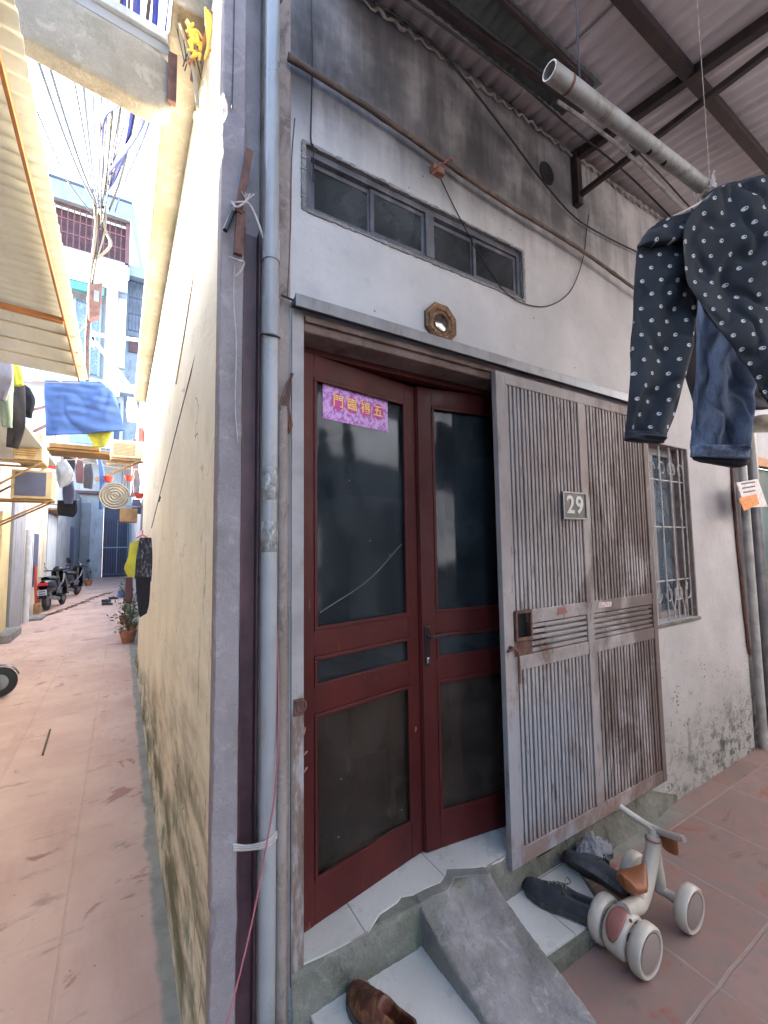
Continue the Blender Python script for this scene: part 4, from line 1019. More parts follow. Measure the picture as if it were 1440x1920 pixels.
# ------------------------------------------------------------------ shoes, bag
def shoe(name, label, loc, rz, up='shoe', L=.29, tilt=0.0, laces=True, cat='shoe', sole='sole', collar=True, rx=0.0):
    t = thing(name, (0, 0, 0), label, cat)
    prof = [ # s along, half width, top height, bottom
        (0.0, .006, .030, .012), (.03, .026, .050, .006), (.10, .040, .058, .004), (.20, .047, .063, .003), (.32, .050, .072, .003), (.45, .046, .088, .006), (.58, .039, .098, .008),
        (.72, .036, .092, .006), (.86, .036, .092, .004), (.95, .030, .098, .005), (1.0, .010, .090, .012)]
    def sec(s_):
        for a, b in zip(prof, prof[1:]):
            if s_ <= b[0]+1e-9:
                k = (s_-a[0])/(b[0]-a[0]); k = k*k*(3-2*k); return [a[i]+(b[i]-a[i])*k for i in range(1, 4)]
        return prof[-1][1:]
    def f(u, v):
        hw, top, bot = sec(v); a = PI*u; bow = .008*math.sin(v*PI*1.3)
        if collar and v > .55:
            k = min(1, (v-.55)/.08)*min(1, (1-v)/.03+.3)
            wdt = 1-.35*k*0
            c_ = math.cos(a); s_ = math.sin(a)
            z = .012+(top-.012)*min(s_, 1)**.6
            dip = k*max(0, s_-.72)/.28
            z -= dip*(top-.028)
            return Vector((hw*c_*(1-.18*s_*(1-dip)) + bow, v*L, z))
        return Vector((hw*math.cos(a)*(1-.12*math.sin(a)) + bow, v*L, .012+(top-.012)*math.sin(a)**.7))
    MB().grid(f, 32, 60).build('upper', up, t, smooth='all', solid=.004)
    def so_(u, v):
        hw, top, bot = sec(v); a = 2*PI*u; bow = .008*math.sin(v*PI*1.3)
        return Vector(((hw+.005)*math.cos(a)**3 if False else (hw+.005)*max(-1, min(1, 1.35*math.cos(a))) + bow, v*L + (.004 if v > .5 else -.004)*(abs(v-.5)*2)**6, bot + (.024 if math.sin(a) > 0 else 0)*min(1, abs(math.sin(a))*3)))
    MB().grid(so_, 24, 50).build('sole', sole, t, smooth=True)
    if laces:
        mb = MB()
        for k in range(5):
            v = .33+.055*k; hw, top, b = sec(v); z = top+.004
            mb.tube(spline([(-.020, v*L, z-.010), (0, v*L+.006, z+.002), (.020, v*L+.012, z-.010)]), .0024, 5)
            mb.tube(spline([(.020, v*L, z-.010), (0, v*L+.006, z+.004), (-.020, v*L+.012, z-.010)]), .0024, 5)
        hw, top, b = sec(.58)
        for s_ in (1, -1): mb.tube(spline([(0, .58*L, top+.004), (s_*.03, .56*L, top+.012), (s_*.045, .60*L, top-.01), (s_*.01, .58*L, top+.002), (s_*.05, .50*L, top-.03)]), .002, 5)
        mb.build('laces', 'blackp', t, smooth=True)
    t.location = loc; t.rotation_euler = (rx, tilt, rz)
    return t
# (toe at local origin, heel along +y)
def between(a, b): d = b-a; return math.atan2(-d.x, d.y)
a, b = at(985, 1662, 2, .08), at(1140, 1742, 2, .08)
shoe('sneaker', 'black laced sneaker lying flat on the white tile, nearer the cement ramp', (a.x, a.y, .071), between(a, b), L=.31)
a, b = at(1052, 1612, 2, .09), at(1178, 1690, 2, .09)
shoe('sneaker', 'black sneaker tipped on its side behind its pair, half under the toy bike seat', (a.x-.01, a.y-.01, .098), between(a, b), L=.31, tilt=R_(-52))
sb = shoe('slipper', 'worn brown leather slipper on the landing at the bottom edge', (0, 0, 0), 0, up='brownshoe', L=.27, laces=False, sole='sole')
a = at(640, 1872, 2, .06); sb.location = (.44, -.045, .102); sb.rotation_euler = (0, 0, R_(196))

bgm = MB(); bc = at(1110, 1612, 2, .08)
def bag(u, v):
    a = u*2*PI; h = v; r = .075*math.sin(PI*min(1, .1+.9*v))**.5*(1+.45*rnoise((math.cos(a)*2.2, math.sin(a)*2.2, h*3+4), 1.5))
    z = .13*h + .03*rnoise((math.cos(a)*3, math.sin(a)*3, h*5), 1.2)
    return bc + Vector((r*1.25*math.cos(a)+.05*(1-h), r*.75*math.sin(a)+.0, z-.03 + .012*rnoise((a*3, h*16, 2), 1)))
bgm.grid(bag, 60, 34)
gb = G('crumpled translucent plastic'); pb_ = gb.pos(); gb.bump(gb.noise(pb_, 42, 6, .7, 1.5), 1.0, .02)
gb.b.inputs['Transmission Weight'].default_value = .55; mbag = gb.done((.72, .74, .80), .22)
tag(bgm.build('plastic_bag', mbag, smooth='all'), 'crumpled milky plastic bag by the wall behind the sneakers', 'plastic bag')
tw = MB(); tc = at(1048, 1578, 2, .16)
for k in range(4): tw.tube(spline([tc+Vector((.01*k, .02, .0)), tc+Vector((-.01+.01*k, 0, -.04)), tc+Vector((.015, -.01, -.08)), tc+Vector((-.02*k, -.01, -.13))]), .004, 5)
tag(tw.build('root_weed', simple('dry orange root', (.30, .14, .06), .8, 0, .3, 30, (.10, .13, .05), .5), smooth=True), 'tuft of dry orange weed growing in the step corner under the gate', 'weed')

# ------------------------------------------------------------------ toy balance bike (local: forward +x)
tk = thing('balance_bike', (1.62, -.37, 0), 'cream four-wheeled toddler balance bike with tan seat standing on the red tiles', 'toy bike')
def wheel(x, y, r, w_, side):
    o = Vector((x, y, r)); s_ = side
    hub = MB().lathe([(0, w_*.5), (r*.60, w_*.5), (r*.74, w_*.42), (r*.78, w_*.48)], o, (0, s_, 0), 36)
    wh = MB().lathe([(r*.78, w_*.44), (r*.90, w_*.5), (r*.98, w_*.36), (r, w_*.1), (r, -w_*.1), (r*.98, -w_*.36), (r*.90, -w_*.5), (r*.3, -w_*.5), (0, -w_*.48)], o, (0, s_, 0), 40).build('wheel', 'plasticw', tk, smooth=True)
    hub.build('hub_cover', 'plastict', wh, smooth=True)
RW = .088
wheel(1.455, -.475, RW, .048, -1); wheel(1.455, -.315, RW, .048, 1)
wheel(1.80, -.475, RW, .048, -1); wheel(1.80, -.245, RW, .048, 1)
MB().tube([(1.455, -.47, RW), (1.455, -.32, RW)], .016, 14).build('axle', 'plasticw', tk, smooth=True)
MB().tube([(1.80, -.46, RW), (1.80, -.26, RW)], .019, 14).build('axle', 'plasticw', tk, smooth=True)
# rear fender between the wheels with salmon pad
def fender(u, v):
    a = R_(-35)+R_(215)*u; y = -.395 + (v-.5)*.088; r = .083 - .012*(2*v-1)**4
    return Vector((1.455 - r*math.cos(a)*1.0, y, RW + r*math.sin(a)*.98))
MB().grid(fender, 30, 10).build('rear_fender', 'plasticw', tk, smooth='all', solid=.006)
def pad(u, v):
    a = R_(8)+R_(92)*u; vv = (v-.5); wdt = .060*math.sin(PI*max(.02, min(.98, u)))**.45; r = .0875+.003*math.cos(vv*PI)
    return Vector((1.455 - r*math.cos(a), -.395+vv*wdt, RW+r*math.sin(a)*.98))
MB().grid(pad, 20, 8).build('pad', 'pinkp', tk, smooth='all', solid=.004)
# frame: rear stay, down tube arching to the head
mb = MB(); mb.tube(spline([(1.475, -.395, .165), (1.54, -.385, .135), (1.61, -.372, .115), (1.69, -.36, .15), (1.755, -.36, .235), (1.775, -.36, .285)]), [.028, .030, .030, .030, .030, .031, .030]*6+[.026], 16) if False else None
P = spline([(1.46, -.395, .17), (1.53, -.39, .15), (1.60, -.378, .13), (1.68, -.365, .165), (1.74, -.36, .235), (1.765, -.36, .295)])
MB().tube(P, [.027+.006*math.sin(PI*i/(len(P)-1)) for i in range(len(P))], 16).build('frame', 'plasticw', tk, smooth=True)
MB().tube([(1.60, -.378, .13), (1.607, -.374, .185)], [.024, .022], 14).build('seat_post', 'plasticw', tk, smooth=True)
def seat(u, v):
    # teardrop seat: wide round rear, narrow nose pointing forward-left
    t = v; x = -.085+.17*t; hw = (.058*math.sqrt(max(0, 1-((t-.36)/.38)**2)) if t < .36 else .058*(1-((t-.36)/.64)**1.25)*.93+.010*(1-t)) if t > 0.0 else 0
    hw = max(hw, .0015); a = 2*PI*u
    zz = .030*math.sin(a); zz = zz*(.75 if zz > 0 else 1.0)
    return Vector((x, hw*math.cos(a), zz + .012*(t-.4)**2*6*.6 + (.012 if t < .1 else 0)))
mb = MB().grid(seat, 28, 30); rt = Matrix.Rotation(R_(0), 3, 'Z')
for i in range(len(mb.v)): mb.v[i] = rt @ mb.v[i] + Vector((1.595, -.372, .222))
mb.build('seat', 'leather', tk, smooth='all')
MB().lathe([(.0, -.01), (.028, -.01), (.030, .02), (.027, .05), (0, .052)], (1.765, -.36, .275), (.12, 0, 1), 20).build('head_tube', 'plasticw', tk, smooth=True)
MB().tube(spline([(1.772, -.36, .28), (1.785, -.36, .2), (1.80, -.36, .12), (1.80, -.36, RW)]), .024, 14).build('fork', 'plasticw', tk, smooth=True)
hb = MB(); P = spline([(1.735, -.235, .395), (1.755, -.285, .372), (1.775, -.335, .352), (1.78, -.36, .35), (1.775, -.385, .352), (1.758, -.44, .372), (1.74, -.495, .392)])
hb.tube(P, [.0135]*len(P), 14); hb.build('handlebar', 'plasticw', tk, smooth=True)
MB().tube([(1.7398, -.495, .392), (1.738, -.501, .3945)], .0115, 14).build('grip_end', 'plastict', tk, smooth=True)
MB().tube([(1.768, -.36, .30), (1.778, -.36, .352)], .022, 14).build('stem', 'plasticw', tk, smooth=True)
MB().lathe([(.0305, .0), (.033, .002), (.033, .007), (.0305, .009)], (1.7665, -.36, .305), (.12, 0, 1), 20).build('ring', 'pinkp', tk, smooth=True)
def basket(u, v):
    a = 2*PI*u; r = .036*(1-.15*v**2)*math.sqrt(max(0, 1-(1.02*v-.3)**4)) if v < .98 else .008
    return Vector((1.80 + .020*v+ r*.55*math.cos(a), -.405 + r*1.05*math.sin(a), .345-.085*v))
MB().grid(basket, 24, 14).build('front_pouch', 'leather', tk, smooth='all')
MB().lathe([(0, 0), (.006, 0), (.007, .003), (0, .004)], (1.735, -.366, .262), (-.6, -.4, .7), 10).build('bolt', 'plastict', tk)
MB().lathe([(0, 0), (.006, 0), (.006, .003), (0, .004)], (1.43, -.44, .175), (-.4, -.3, .8), 10).build('bolt', 'rust', tk)
#ALLEY#
# ------------------------------------------------------------------ alley, left side: eave roof
lr = thing('eave_roof', (-1.4, 2.5, 3.2), 'buff corrugated eave roof with an orange steel edge along the left side of the alley', 'roof')
def zl(x): return 3.2 + .06*(-.57-x)
def lroof(y0, y1, pitch, amp, dz=0.0):
    n = int((y1-y0)/pitch*8)
    return MB().grid(lambda u, v: Vector((-.57-1.75*v, y0+(y1-y0)*u, zl(-.57-1.75*v)+dz+amp*math.sin(2*PI*(y0+(y1-y0)*u)/pitch))), n, 6)
lroof(-2.4, 2.15, .076, .011).build('roof_sheet', 'sheettan', lr, smooth='all', solid=.004)
lroof(2.1, 3.3, .30, .006, -.01).build('roof_sheet', 'sheettan', lr, smooth='all', solid=.004)
MB().bar((-.637, -2.4, 3.172), (-.637, 3.3, 3.172), .014, .03).build('edge_rail', 'orange', lr, bevel=.002)
for y in (-.2, 2.08): MB().bar((-.64, y, 3.165), (-2.3, y, 3.26), .035, .035).build('rafter', 'orange', lr, bevel=.002)
for y in (2.35, 2.65, 2.95): MB().bar((-.60, y, 3.178), (-2.3, y, 3.279), .006, .012).build('batten', 'tanwall', lr)

lb = thing('left_house', (-3.4, 4, 0), 'buff house along the left of the alley with a sheltered front', 'building')
box('wall', 'tanwall', (-6.2, -1.0, 0), (-3.2, 8.2, 4.75), lb)
box('wall', 'greywall', (-6.2, 8.2, 0), (-2.1, 8.4, 4.0), lb)
box('wall', 'tanwall', (-6.2, 8.4, 0), (-2.1, 14.2, 4.0), lb)
box('flat_roof', 'eave', (-6.3, -1.1, 4.75), (-3.1, 8.3, 4.85), lb)
box('lower_eave', 'sheettan', (-3.2, 3.32, 3.12), (-1.30, 8.2, 3.16), lb)
box('door_panel', 'yellowwall', (-2.098, 8.5, .1), (-2.06, 9.15, 2.3), lb)
box('wall_panel', 'greywall', (-2.098, 9.4, 0), (-2.05, 10.6, 2.6), lb)
for y0, y1 in ((9.6, 9.95), (10.15, 10.35)): box('mortar_patch', 'greywall', (-2.05, y0, 1.2), (-2.045, y1, 2.2), lb)
box('slot_window', 'slate', (-2.098, 12.0, .7), (-2.07, 12.6, 2.0), lb)
box('window_frame', 'whitep', (-2.098, 11.9, .65), (-2.085, 12.7, 2.08), lb)
box('doorstep', 'cement', (-2.1, 8.4, 0), (-1.86, 9.4, .14), lb, bevel=.01)
box('doorstep', 'cement', (-2.1, 11.1, 0), (-1.75, 11.9, .05), lb, bevel=.01)
# middle left house further on
mh = thing('grey_house', (-3, 20, 0), 'pale blue-grey house on the left, further down the alley', 'building')
box('wall', 'bluewall', (-6, 14.2, 0), (-2.2, 27.2, 4.4), mh)
box('door', 'white_wall', (-2.2, 15.0, 0), (-2.17, 17.0, 2.7), mh)
box('door', 'greywall', (-2.2, 19.0, 0), (-2.17, 21.0, 2.7), mh)
box('canopy', 'wood', (-2.2, 14.6, 2.78), (-1.75, 17.5, 2.84), mh)
box('shutter', 'slate', (-2.2, 22.0, .3), (-2.17, 23.5, 2.6), mh)

# far end of the alley
eb = thing('end_house', (-1.2, 27.2, 0), 'house closing the far end of the alley with a deep blue gate', 'building')
wl2 = MB()
for a, b in (((-6, 27.2, 0), (-1.15, 27.6, 9)), ((.1, 27.2, 0), (4, 27.6, 9)), ((-1.15, 27.2, 3.9), (.1, 27.6, 9))): wl2.box(a, b)
wl2.build('wall', 'white_wall', eb)
box('dark_bay', 'greywall', (-2.15, 27.0, 0), (-1.75, 27.199, 4.1), eb)
gte = box('gate', 'bluegate', (-1.14, 27.35, 0), (.1, 27.4, 3.9), eb)
for i in range(10): box('gate_bar', 'bluepaint' if i in (5, 9) else 'slate', (-1.10+i*.125, 27.3, .12), (-1.07+i*.125, 27.33, 3.2), gte)
box('gate_rail', 'bluepaint', (-1.12, 27.29, 1.62), (.08, 27.32, 1.68), gte); box('gate_rail', 'slate', (-1.12, 27.29, .1), (.08, 27.32, .2), gte)
for z in (4.6,): box('ledge', 'dimred', (-2.6, 26.7, z), (.1, 27.2, z+.15), eb)
# tall white building behind
tbn = thing('tall_building', (-2.2, 25, 0), 'tall white and blue building with brick-red caged balconies above the alley end', 'building')
TY = 24.0
box('wall', 'white_wall', (-7, TY+.6, 6.6), (-.35, 30, 19.2), tbn)
box('wall', 'bluewall', (-.34, TY+1.4, 6.6), (3, 30, 16.5), tbn)
box('roof_band', 'bluepaint', (-7, TY-.4, 18.75), (-.3, TY+.2, 19.7), tbn)
box('parapet', 'bluepaint', (-.3, TY+.3, 16.2), (2.4, TY+.9, 16.8), tbn)
fc = MB(); fc.prism([(-.3, TY-.4, 18.8), (-.3, TY-.4, 19.7), (.35, TY+1.2, 17.2), (.35, TY+1.2, 16.5)], (.12, .1, 0)); fc.build('sloping_fascia', 'bluepaint', tbn)
box('roof_slab', 'slate', (-7, TY-.45, 19.7), (-.25, TY+.25, 19.82), tbn)
def cage(x0, x1, z0, z1, y, mat='redrail', n=24, nm='balcony_cage', yb=None):
    c = MB()
    for i in range(n+1):
        x = x0+(x1-x0)*i/n; c.box((x-.022, y-.02, z0), (x+.022, y+.02, z1))
    for k in range(4):
        z = z0+(z1-z0)*k/3; c.box((x0, y-.03, z-.03), (x1, y+.03, z+.03))
    return c.build(nm, mat, tbn)
cage(-6.5, -.45, 16.55, 18.7, TY-.1)
box('balcony_back', 'dimred', (-6.6, TY+.3, 16.55), (-.4, TY+.59, 18.7), tbn)
box('cage_post', 'redrail', (-.5, TY-.2, 16.4), (-.3, TY, 18.75), tbn)
cage(-.25, 1.2, 13.4, 16.2, TY+.8, 'slate', 9)
box('balcony_front', 'white_wall', (-6.6, TY-.2, 14.9), (-.35, TY, 16.5), tbn)
box('teal_beam', 'teal', (-6.6, TY-.22, 14.45), (-1.35, TY, 14.85), tbn)
box('column', 'white_wall', (-1.25, TY-.2, 6.6), (-.75, TY+.3, 14.9), tbn)
box('shade_panel', 'tanwall', (-.74, TY-.05, 10.9), (-.36, TY+.2, 14.6), tbn)
wn = box('window', 'glassblue', (-3.2, TY+.45, 10.5), (-1.5, TY+.55, 14.3), tbn)
for x in (-3.2, -2.6, -1.9, -1.5): box('window_frame', 'bluepaint', (x-.05, TY+.4, 10.4), (x+.05, TY+.44, 14.3), wn)
box('ledge', 'white_wall', (-7, TY-.1, 9.6), (3, TY+.4, 10.1), tbn)
box('window', 'slate', (-1.0, TY+.55, 7.2), (-.5, TY+.6, 9.2), tbn); box('window', 'dimred', (-.2, TY+1.3, 12.4), (.3, TY+1.38, 13.3), tbn)
box('window', 'glassblue', (-2.6, TY+.5, 6.9), (-1.5, TY+.58, 9.3), tbn)

# right side of the alley beyond the cream wall
rb = thing('right_house', (1.5, 12, 0), 'white sunlit house on the right behind the cream wall', 'building')
box('wall', 'white_wall', (.10, 6.2, 0), (4, 12.0, 5.2), rb)
box('wall', 'white_wall', (.14, 12.0, 0), (4, 27.2, 6.4), rb)
box('window_cage', 'dimred', (-.06, 12.5, 3.2), (.139, 14.0, 4.0), rb)
wl3 = box('window', 'slate', (.09, 8.3, 2.0), (.0995, 9.6, 3.2), rb)
cg = MB()
for i in range(14): cg.box((-.3, 13.0+i*.1, 3.35), (-.285, 13.015+i*.1, 4.2))
for z in (3.35, 3.6, 3.9, 4.2): cg.box((-.3, 13.0, z), (-.285, 14.4, z+.02))
for i in range(6): cg.box((-.3+.07*i, 13.0, 3.35), (-.285+.07*i, 13.01, 4.2))
cg.build('cage', 'dimred', rb)
for i, (y, z, mt_) in enumerate(((9.0, 3.9, 'redplastic'), (16.0, 5.2, 'dimred'))):
    box('sign_box', mt_, (-.02, y, z), (.09, y+.4, z+.3), rb)

def aircon(name_loc, size, label, mat, panel, rot=0.0):
    t = thing('air_conditioner', name_loc, label, 'air conditioner', 'air conditioners on the alley walls')
    sx, sy, sz = size; x, y, z = name_loc
    box('casing', mat, (x-sx/2, y, z), (x+sx/2, y+sy, z+sz), t, bevel=.012)
    s = MB()
    for k in range(9): s.box((x-sx*.42, y-.012, z+sz*(.14+.08*k)), (x+sx*.28, y+.001, z+sz*(.17+.08*k)))
    if panel: box('front_panel', 'slate', (x-sx*.40, y-.014, z+sz*.10), (x+sx*.34, y+.001, z+sz*.92), t)
    else: s.build('grille', 'wood', t)
    s = MB()
    for k in range(8): s.box((x+sx/2-.001, y+sy*.1, z+sz*(.12+.09*k)), (x+sx/2+.008, y+sy*.8, z+sz*(.15+.09*k)))
    s.build('side_vents', 'cream_p', t)
    for yy in (y+.06, y+sy-.06):
        b = MB(); b.bar((x+sx/2, yy, z-.02), (x-sx/2-.25, yy, z-.02), .03); b.bar((x+sx*.4, yy, z-.03), (x-sx/2-.25, yy, z-.45), .025)
        b.build('bracket', 'wood', t)
    return t
c1 = at(52, 862, 1, 6.6); c2 = at(62, 935, 1, 6.9)
aircon((c1.x, 6.6, c1.z), (.34, .62, .42), 'cream air conditioner with a slotted grille, upper one on the left wall', 'cream_p', False)
aircon((c2.x-.02, 6.9, c2.z), (.50, .40, .44), 'cream air conditioner with a slate blue front, lower one on the left wall', 'cream_p', True)
c3 = at(234, 858, 1, 8.2)
aircon((c3.x+.03, 8.2, c3.z), (.52, .4, .34), 'beige air conditioner on the right wall above the round tray', 'cream_p', False)
q0 = at(85, 842, 1, 4.6)
pk_ = thing('plank_shelf', (q0.x, 4.6, q0.z), 'raw timber shelf hung beneath the blue cloth across the alley', 'shelf')
A, B = at(88, 838, 1, 4.6), at(206, 838, 1, 4.6)
box('board', 'wood', (A.x, 4.6, A.z-.03), (B.x, 5.0, A.z), pk_); box('board', 'wood', (A.x+.02, 4.58, A.z+.001), (B.x-.1, 4.80, A.z+.05), pk_)
for x in (A.x+.05, B.x-.05): MB().tube([(x, 4.8, A.z), (x, 4.8, 4.4)], .006, 6).build('hanger', 'alu', pk_)
y_ = 4.35
bc_ = thing('blue_cloth', at(160, 760, 1, y_), 'sky blue bedsheet folded over a line across the alley', 'cloth')
def dpt(px, py, y): return (at(px, py, 1, y)-CAM).dot(fw)
dd = dpt(160, 760, y_)
cloth([(84, 712), (83, 740), (85, 780), (86, 817)], [(190, 716), (215, 740), (226, 775), (233, 808)], dd, .04, wr=.03, seed=31, nu=80, nv=50, fold=lambda u, v: .03*rnoise((u*2.2+v*4.5, v*7-u*3, 3))+.012*math.sin(u*11+v*3)).build('cloth', 'bluecloth', bc_, smooth='all')
yc = thing('yellow_cloth', at(195, 815, 1, 4.4), 'small yellow green cloth hanging under the blue bedsheet', 'cloth')
cloth([(155, 802), (168, 822), (176, 838)], [(215, 800), (205, 822), (196, 838)], dd*1.01, .04, wr=.04, seed=8, nu=30, nv=20).build('cloth', 'yellowcloth', yc, smooth='all')
cable(sag(at(60, 716, 1, 4.35), at(262, 722, 1, 4.35), .0), .005, 'cabletan', 'line that carries the blue bedsheet across the alley', 'clothesline', None, 'clothesline')

def hung(name, cat, label, mat, L, R, y, th=.05, seed=0, wr=.03):
    d_ = dpt((L[0][0]+R[0][0])/2, (L[0][1]+L[-1][1])/2, y); t = thing(name, at((L[0][0]+R[0][0])/2, L[-1][1], 1, y), label, cat)
    cloth(L, R, d_, th, wr=wr, seed=seed, nu=26, nv=30).build('cloth', mat, t, smooth='all'); return t
hung('hanging_shirt', 'shirt', 'lilac grey shirt, first garment from the left edge under the buff eave', 'lilaccloth', [(-6, 640), (-8, 700), (-8, 750)], [(16, 655), (24, 700), (10, 752)], 3.6, seed=1)
hung('hanging_trousers', 'trousers', 'pale green trousers hanging at the left edge', 'palegreen', [(0, 700), (2, 760), (4, 800)], [(26, 700), (24, 770), (21, 802)], 3.8, seed=2)
hung('hanging_towel', 'towel', 'pale yellow towel with a pointed top among the washing on the left', 'yellowcloth', [(22, 660), (24, 700), (26, 724)], [(26, 664), (38, 700), (44, 722)], 3.8, seed=3)
hung('hanging_skirt', 'skirt', 'grey green skirt hanging in front of the upper left air conditioner', 'greycloth', [(24, 720), (16, 780), (12, 838)], [(46, 722), (46, 800), (34, 842)], 4.2, seed=4)
hung('hanging_jacket', 'jacket', 'bunched dark jacket nearest the blue bedsheet on its left', 'navy', [(44, 720), (42, 750), (46, 782)], [(56, 728), (66, 752), (58, 785)], 4.3, seed=5)
cable(sag(at(-10, 690, 1, 4.0), at(60, 712, 1, 4.3), .0), .005, 'cabletan', 'washing line under the buff eave on the left', 'clothesline', None, 'clothesline')
hung('hanging_blouse', 'blouse', 'white frilled blouse beside the lower air conditioner on the left', 'white_wall', [(106, 868), (104, 890), (112, 915)], [(124, 862), (138, 885), (132, 905)], 7.6, seed=6, wr=.08)
hung('hanging_vest', 'vest', 'navy vest hanging below the white frilled blouse', 'slate', [(118, 902), (117, 925), (120, 945)], [(138, 902), (140, 925), (136, 945)], 7.8, seed=7)
hung('hanging_shorts', 'shorts', 'dark purple shorts hanging below the navy vest', 'navy', [(108, 938), (107, 955), (110, 966)], [(144, 938), (145, 958), (138, 970)], 7.9, seed=8)
hung('yellow_shirt', 'shirt', 'bright yellow shirt hanging at the far end of the cream wall', 'yellowcloth', [(244, 1018), (240, 1045), (233, 1065), (240, 1082)], [(262, 1012), (260, 1045), (256, 1068), (254, 1082)], 2.45, seed=9, wr=.01, th=.02)
bs = M['navy']
speck = simple('black cloth with pale specks', (.02, .022, .032), .85, 0, .2, 30, (.25, .25, .32), .5)
t = hung('speckled_dress', 'dress', 'dark speckled dress hanging beside the yellow shirt by the cream wall', speck, [(262, 1008), (256, 1040), (252, 1085)], [(284, 1008), (286, 1045), (284, 1090)], 2.35, seed=10, wr=.01, th=.02)
t = hung('black_skirt', 'skirt', 'long black skirt hanging below the speckled dress', 'navy', [(254, 1080), (256, 1120), (262, 1158)], [(283, 1082), (280, 1130), (275, 1150)], 2.37, seed=11, wr=.012, th=.02)
mb = MB(); q = at(267, 1004, 1, 2.4); mb.tube(spline([q+Vector((-.04, 0, -.02)), q, q+Vector((.045, 0, -.025))]), .006, 6); mb.tube([q, q+Vector((.0, 0, .04))], .004, 6)
tag(mb.build('clothes_hanger', simple('pink plastic', (.7, .08, .16), .4), smooth=True), 'pink clothes hanger above the yellow shirt', 'hanger')
hung('long_blue_cloth', 'cloth', 'long pale blue cloth hanging left of the round tray', 'bluecloth', [(172, 842), (186, 880), (186, 955)], [(184, 842), (196, 890), (192, 955)], 7.6, th=.05, seed=12)
hung('red_cloth', 'cloth', 'dull red patterned cloth over the potted plants by the cream wall', 'dimred', [(236, 1082), (236, 1120), (237, 1130)], [(248, 1082), (249, 1112), (247, 1132)], 7.3, th=.05, seed=13)

dk = thing('round_tray', at(215, 930, 1, 7.0), 'large round ribbed metal tray hung on the right over the alley', 'tray')
prof = []; r = 0.0
while r < .205: prof.append((r, .012*math.cos(r*2*PI/.045)+.012)); r += .006
prof += [(.215, .03), (.222, .02), (.222, -.05), (0, -.05)]
q = at(215, 930, 1, 7.0); MB().lathe(prof, q, (.05, -1, -.05), 40).build('tray', 'zinc', dk, smooth='all')
for (px, py, l) in ((203, 899, 'red plastic bowl standing above the tray, left of the two'), (243, 897, 'red plastic bowl above the tray, right of the two'), (261, 930, 'red plastic bowl right of the round tray')):
    q = at(px, py, 1, 7.4); o = MB().lathe([(0, -.05), (.05, -.05), (.085, .05), (.078, .05), (.045, -.04), (0, -.04)], q, (0, 0, 1), 20).build('bowl', 'redplastic', smooth=True); tag(o, l, 'bowl')
q = at(240, 965, 1, 8.5)
cx = thing('storage_crate', q, 'brown cardboard crate stuffed with odds and ends below the round tray', 'crate')
box('crate', 'wood', (q.x-.14, 8.4, q.z-.15), (q.x+.16, 8.8, q.z+.12), cx, bevel=.01)
MB().bar((q.x-.2, 8.38, q.z+.16), (q.x+.28, 8.45, q.z+.16), .03).build('shelf_bar', 'alu', cx)
for j, (a, b) in enumerate((((205, 862), (272, 866)), ((200, 870), (270, 868)))):
    A, B = at(*a, 1, 8.6), at(*b, 1, 8.6); MB_ = MB(); MB_.bar(A, B, .05, .04); tag(MB_.build('awning_bar', 'cream_p', bevel=.005), ('upper', 'lower')[j]+' of two pale bars under the beige air conditioner', 'bar')

# white bracket frame on the wall
A, B, C_ = at(172, 626, 1, 6.3), at(264, 638, 1, 6.3), at(262, 748, 1, 6.3)
mb = MB(); mb.bar(A, B, .05); mb.bar(A+Vector((0, 0, -.05)), C_, .045); mb.bar(A+Vector((.02, 0, .05)), A+Vector((.02, 0, -.2)), .045); mb.bar(B, B+Vector((0, 0, -.8)), .04)
tag(mb.build('steel_bracket', 'whitep', bevel=.006), 'white triangular steel bracket fixed to the right wall', 'bracket')

# beam across the alley
bm_ = thing('concrete_canopy', (-.6, .6, 3.5), 'buff concrete canopy beam spanning the alley overhead', 'canopy')
def cbeam(u, v):
    x = -1.55+1.42*u; a = v*2*PI
    z0, z1 = 3.66-.16*u, 3.90-.11*u
    c = Vector((x, .56, (z0+z1)/2)); hy, hz = .05, (z1-z0)/2
    ex = abs(math.cos(a))**.28*math.copysign(1, math.cos(a)); ez = abs(math.sin(a))**.28*math.copysign(1, math.sin(a))
    e = 1.0 if u < .93 else math.sqrt(max(.0, 1-((u-.93)/.07)**2*.55))
    return c + Vector((0, hy*ex, hz*ez*e+.004*rnoise((x*6, a, 1))))
MB().grid(cbeam, 60, 48).build('beam', 'eave', bm_, smooth='all')
MB().prism([(-1.55, .495, 3.945), (-.15, .495, 3.835), (-.15, .495, 3.875), (-1.55, .495, 3.985)], (0, .2, 0)).build('cap', 'white_wall', bm_, bevel=.004)
MB().prism([(-1.55, .515, 3.895), (-.14, .515, 3.785), (-.14, .515, 3.834), (-1.55, .515, 3.944)], (0, .12, 0)).build('cap_shadow_strip', 'greywall', bm_, bevel=.004)  # grey strip put in for the shadow under the cap
MB().bar((-.13, .50, 3.78), (-.13, .505, 3.56), .035, .03).build('end_strap', 'rust', bm_, bevel=.002)
for k, (a, b) in enumerate(((at(345, 60, 1, .45), at(360, 150, 1, .40)), (at(330, 20, 1, .42), at(372, 200, 1, .35)), (at(395, 20, 1, .30), at(352, 120, 1, .40)))):
    cable(spline([a, a.lerp(b, .5)+Vector((.02, .01, 0)), b]), .008, ('rust', 'cabletan', 'orange')[k], ('rusty rod', 'tan cable', 'orange hose')[k]+' poking through the tangle at the end of the concrete canopy')
ty = MB()
for k in range(12):
    c = at(360+random.uniform(-10, 12), 70+random.uniform(-20, 35), 1, .36); ty.tube(spline([c+Vector((random.uniform(-.02, .02), 0, random.uniform(-.03, .03))) for _ in range(4)]), .005, 5)
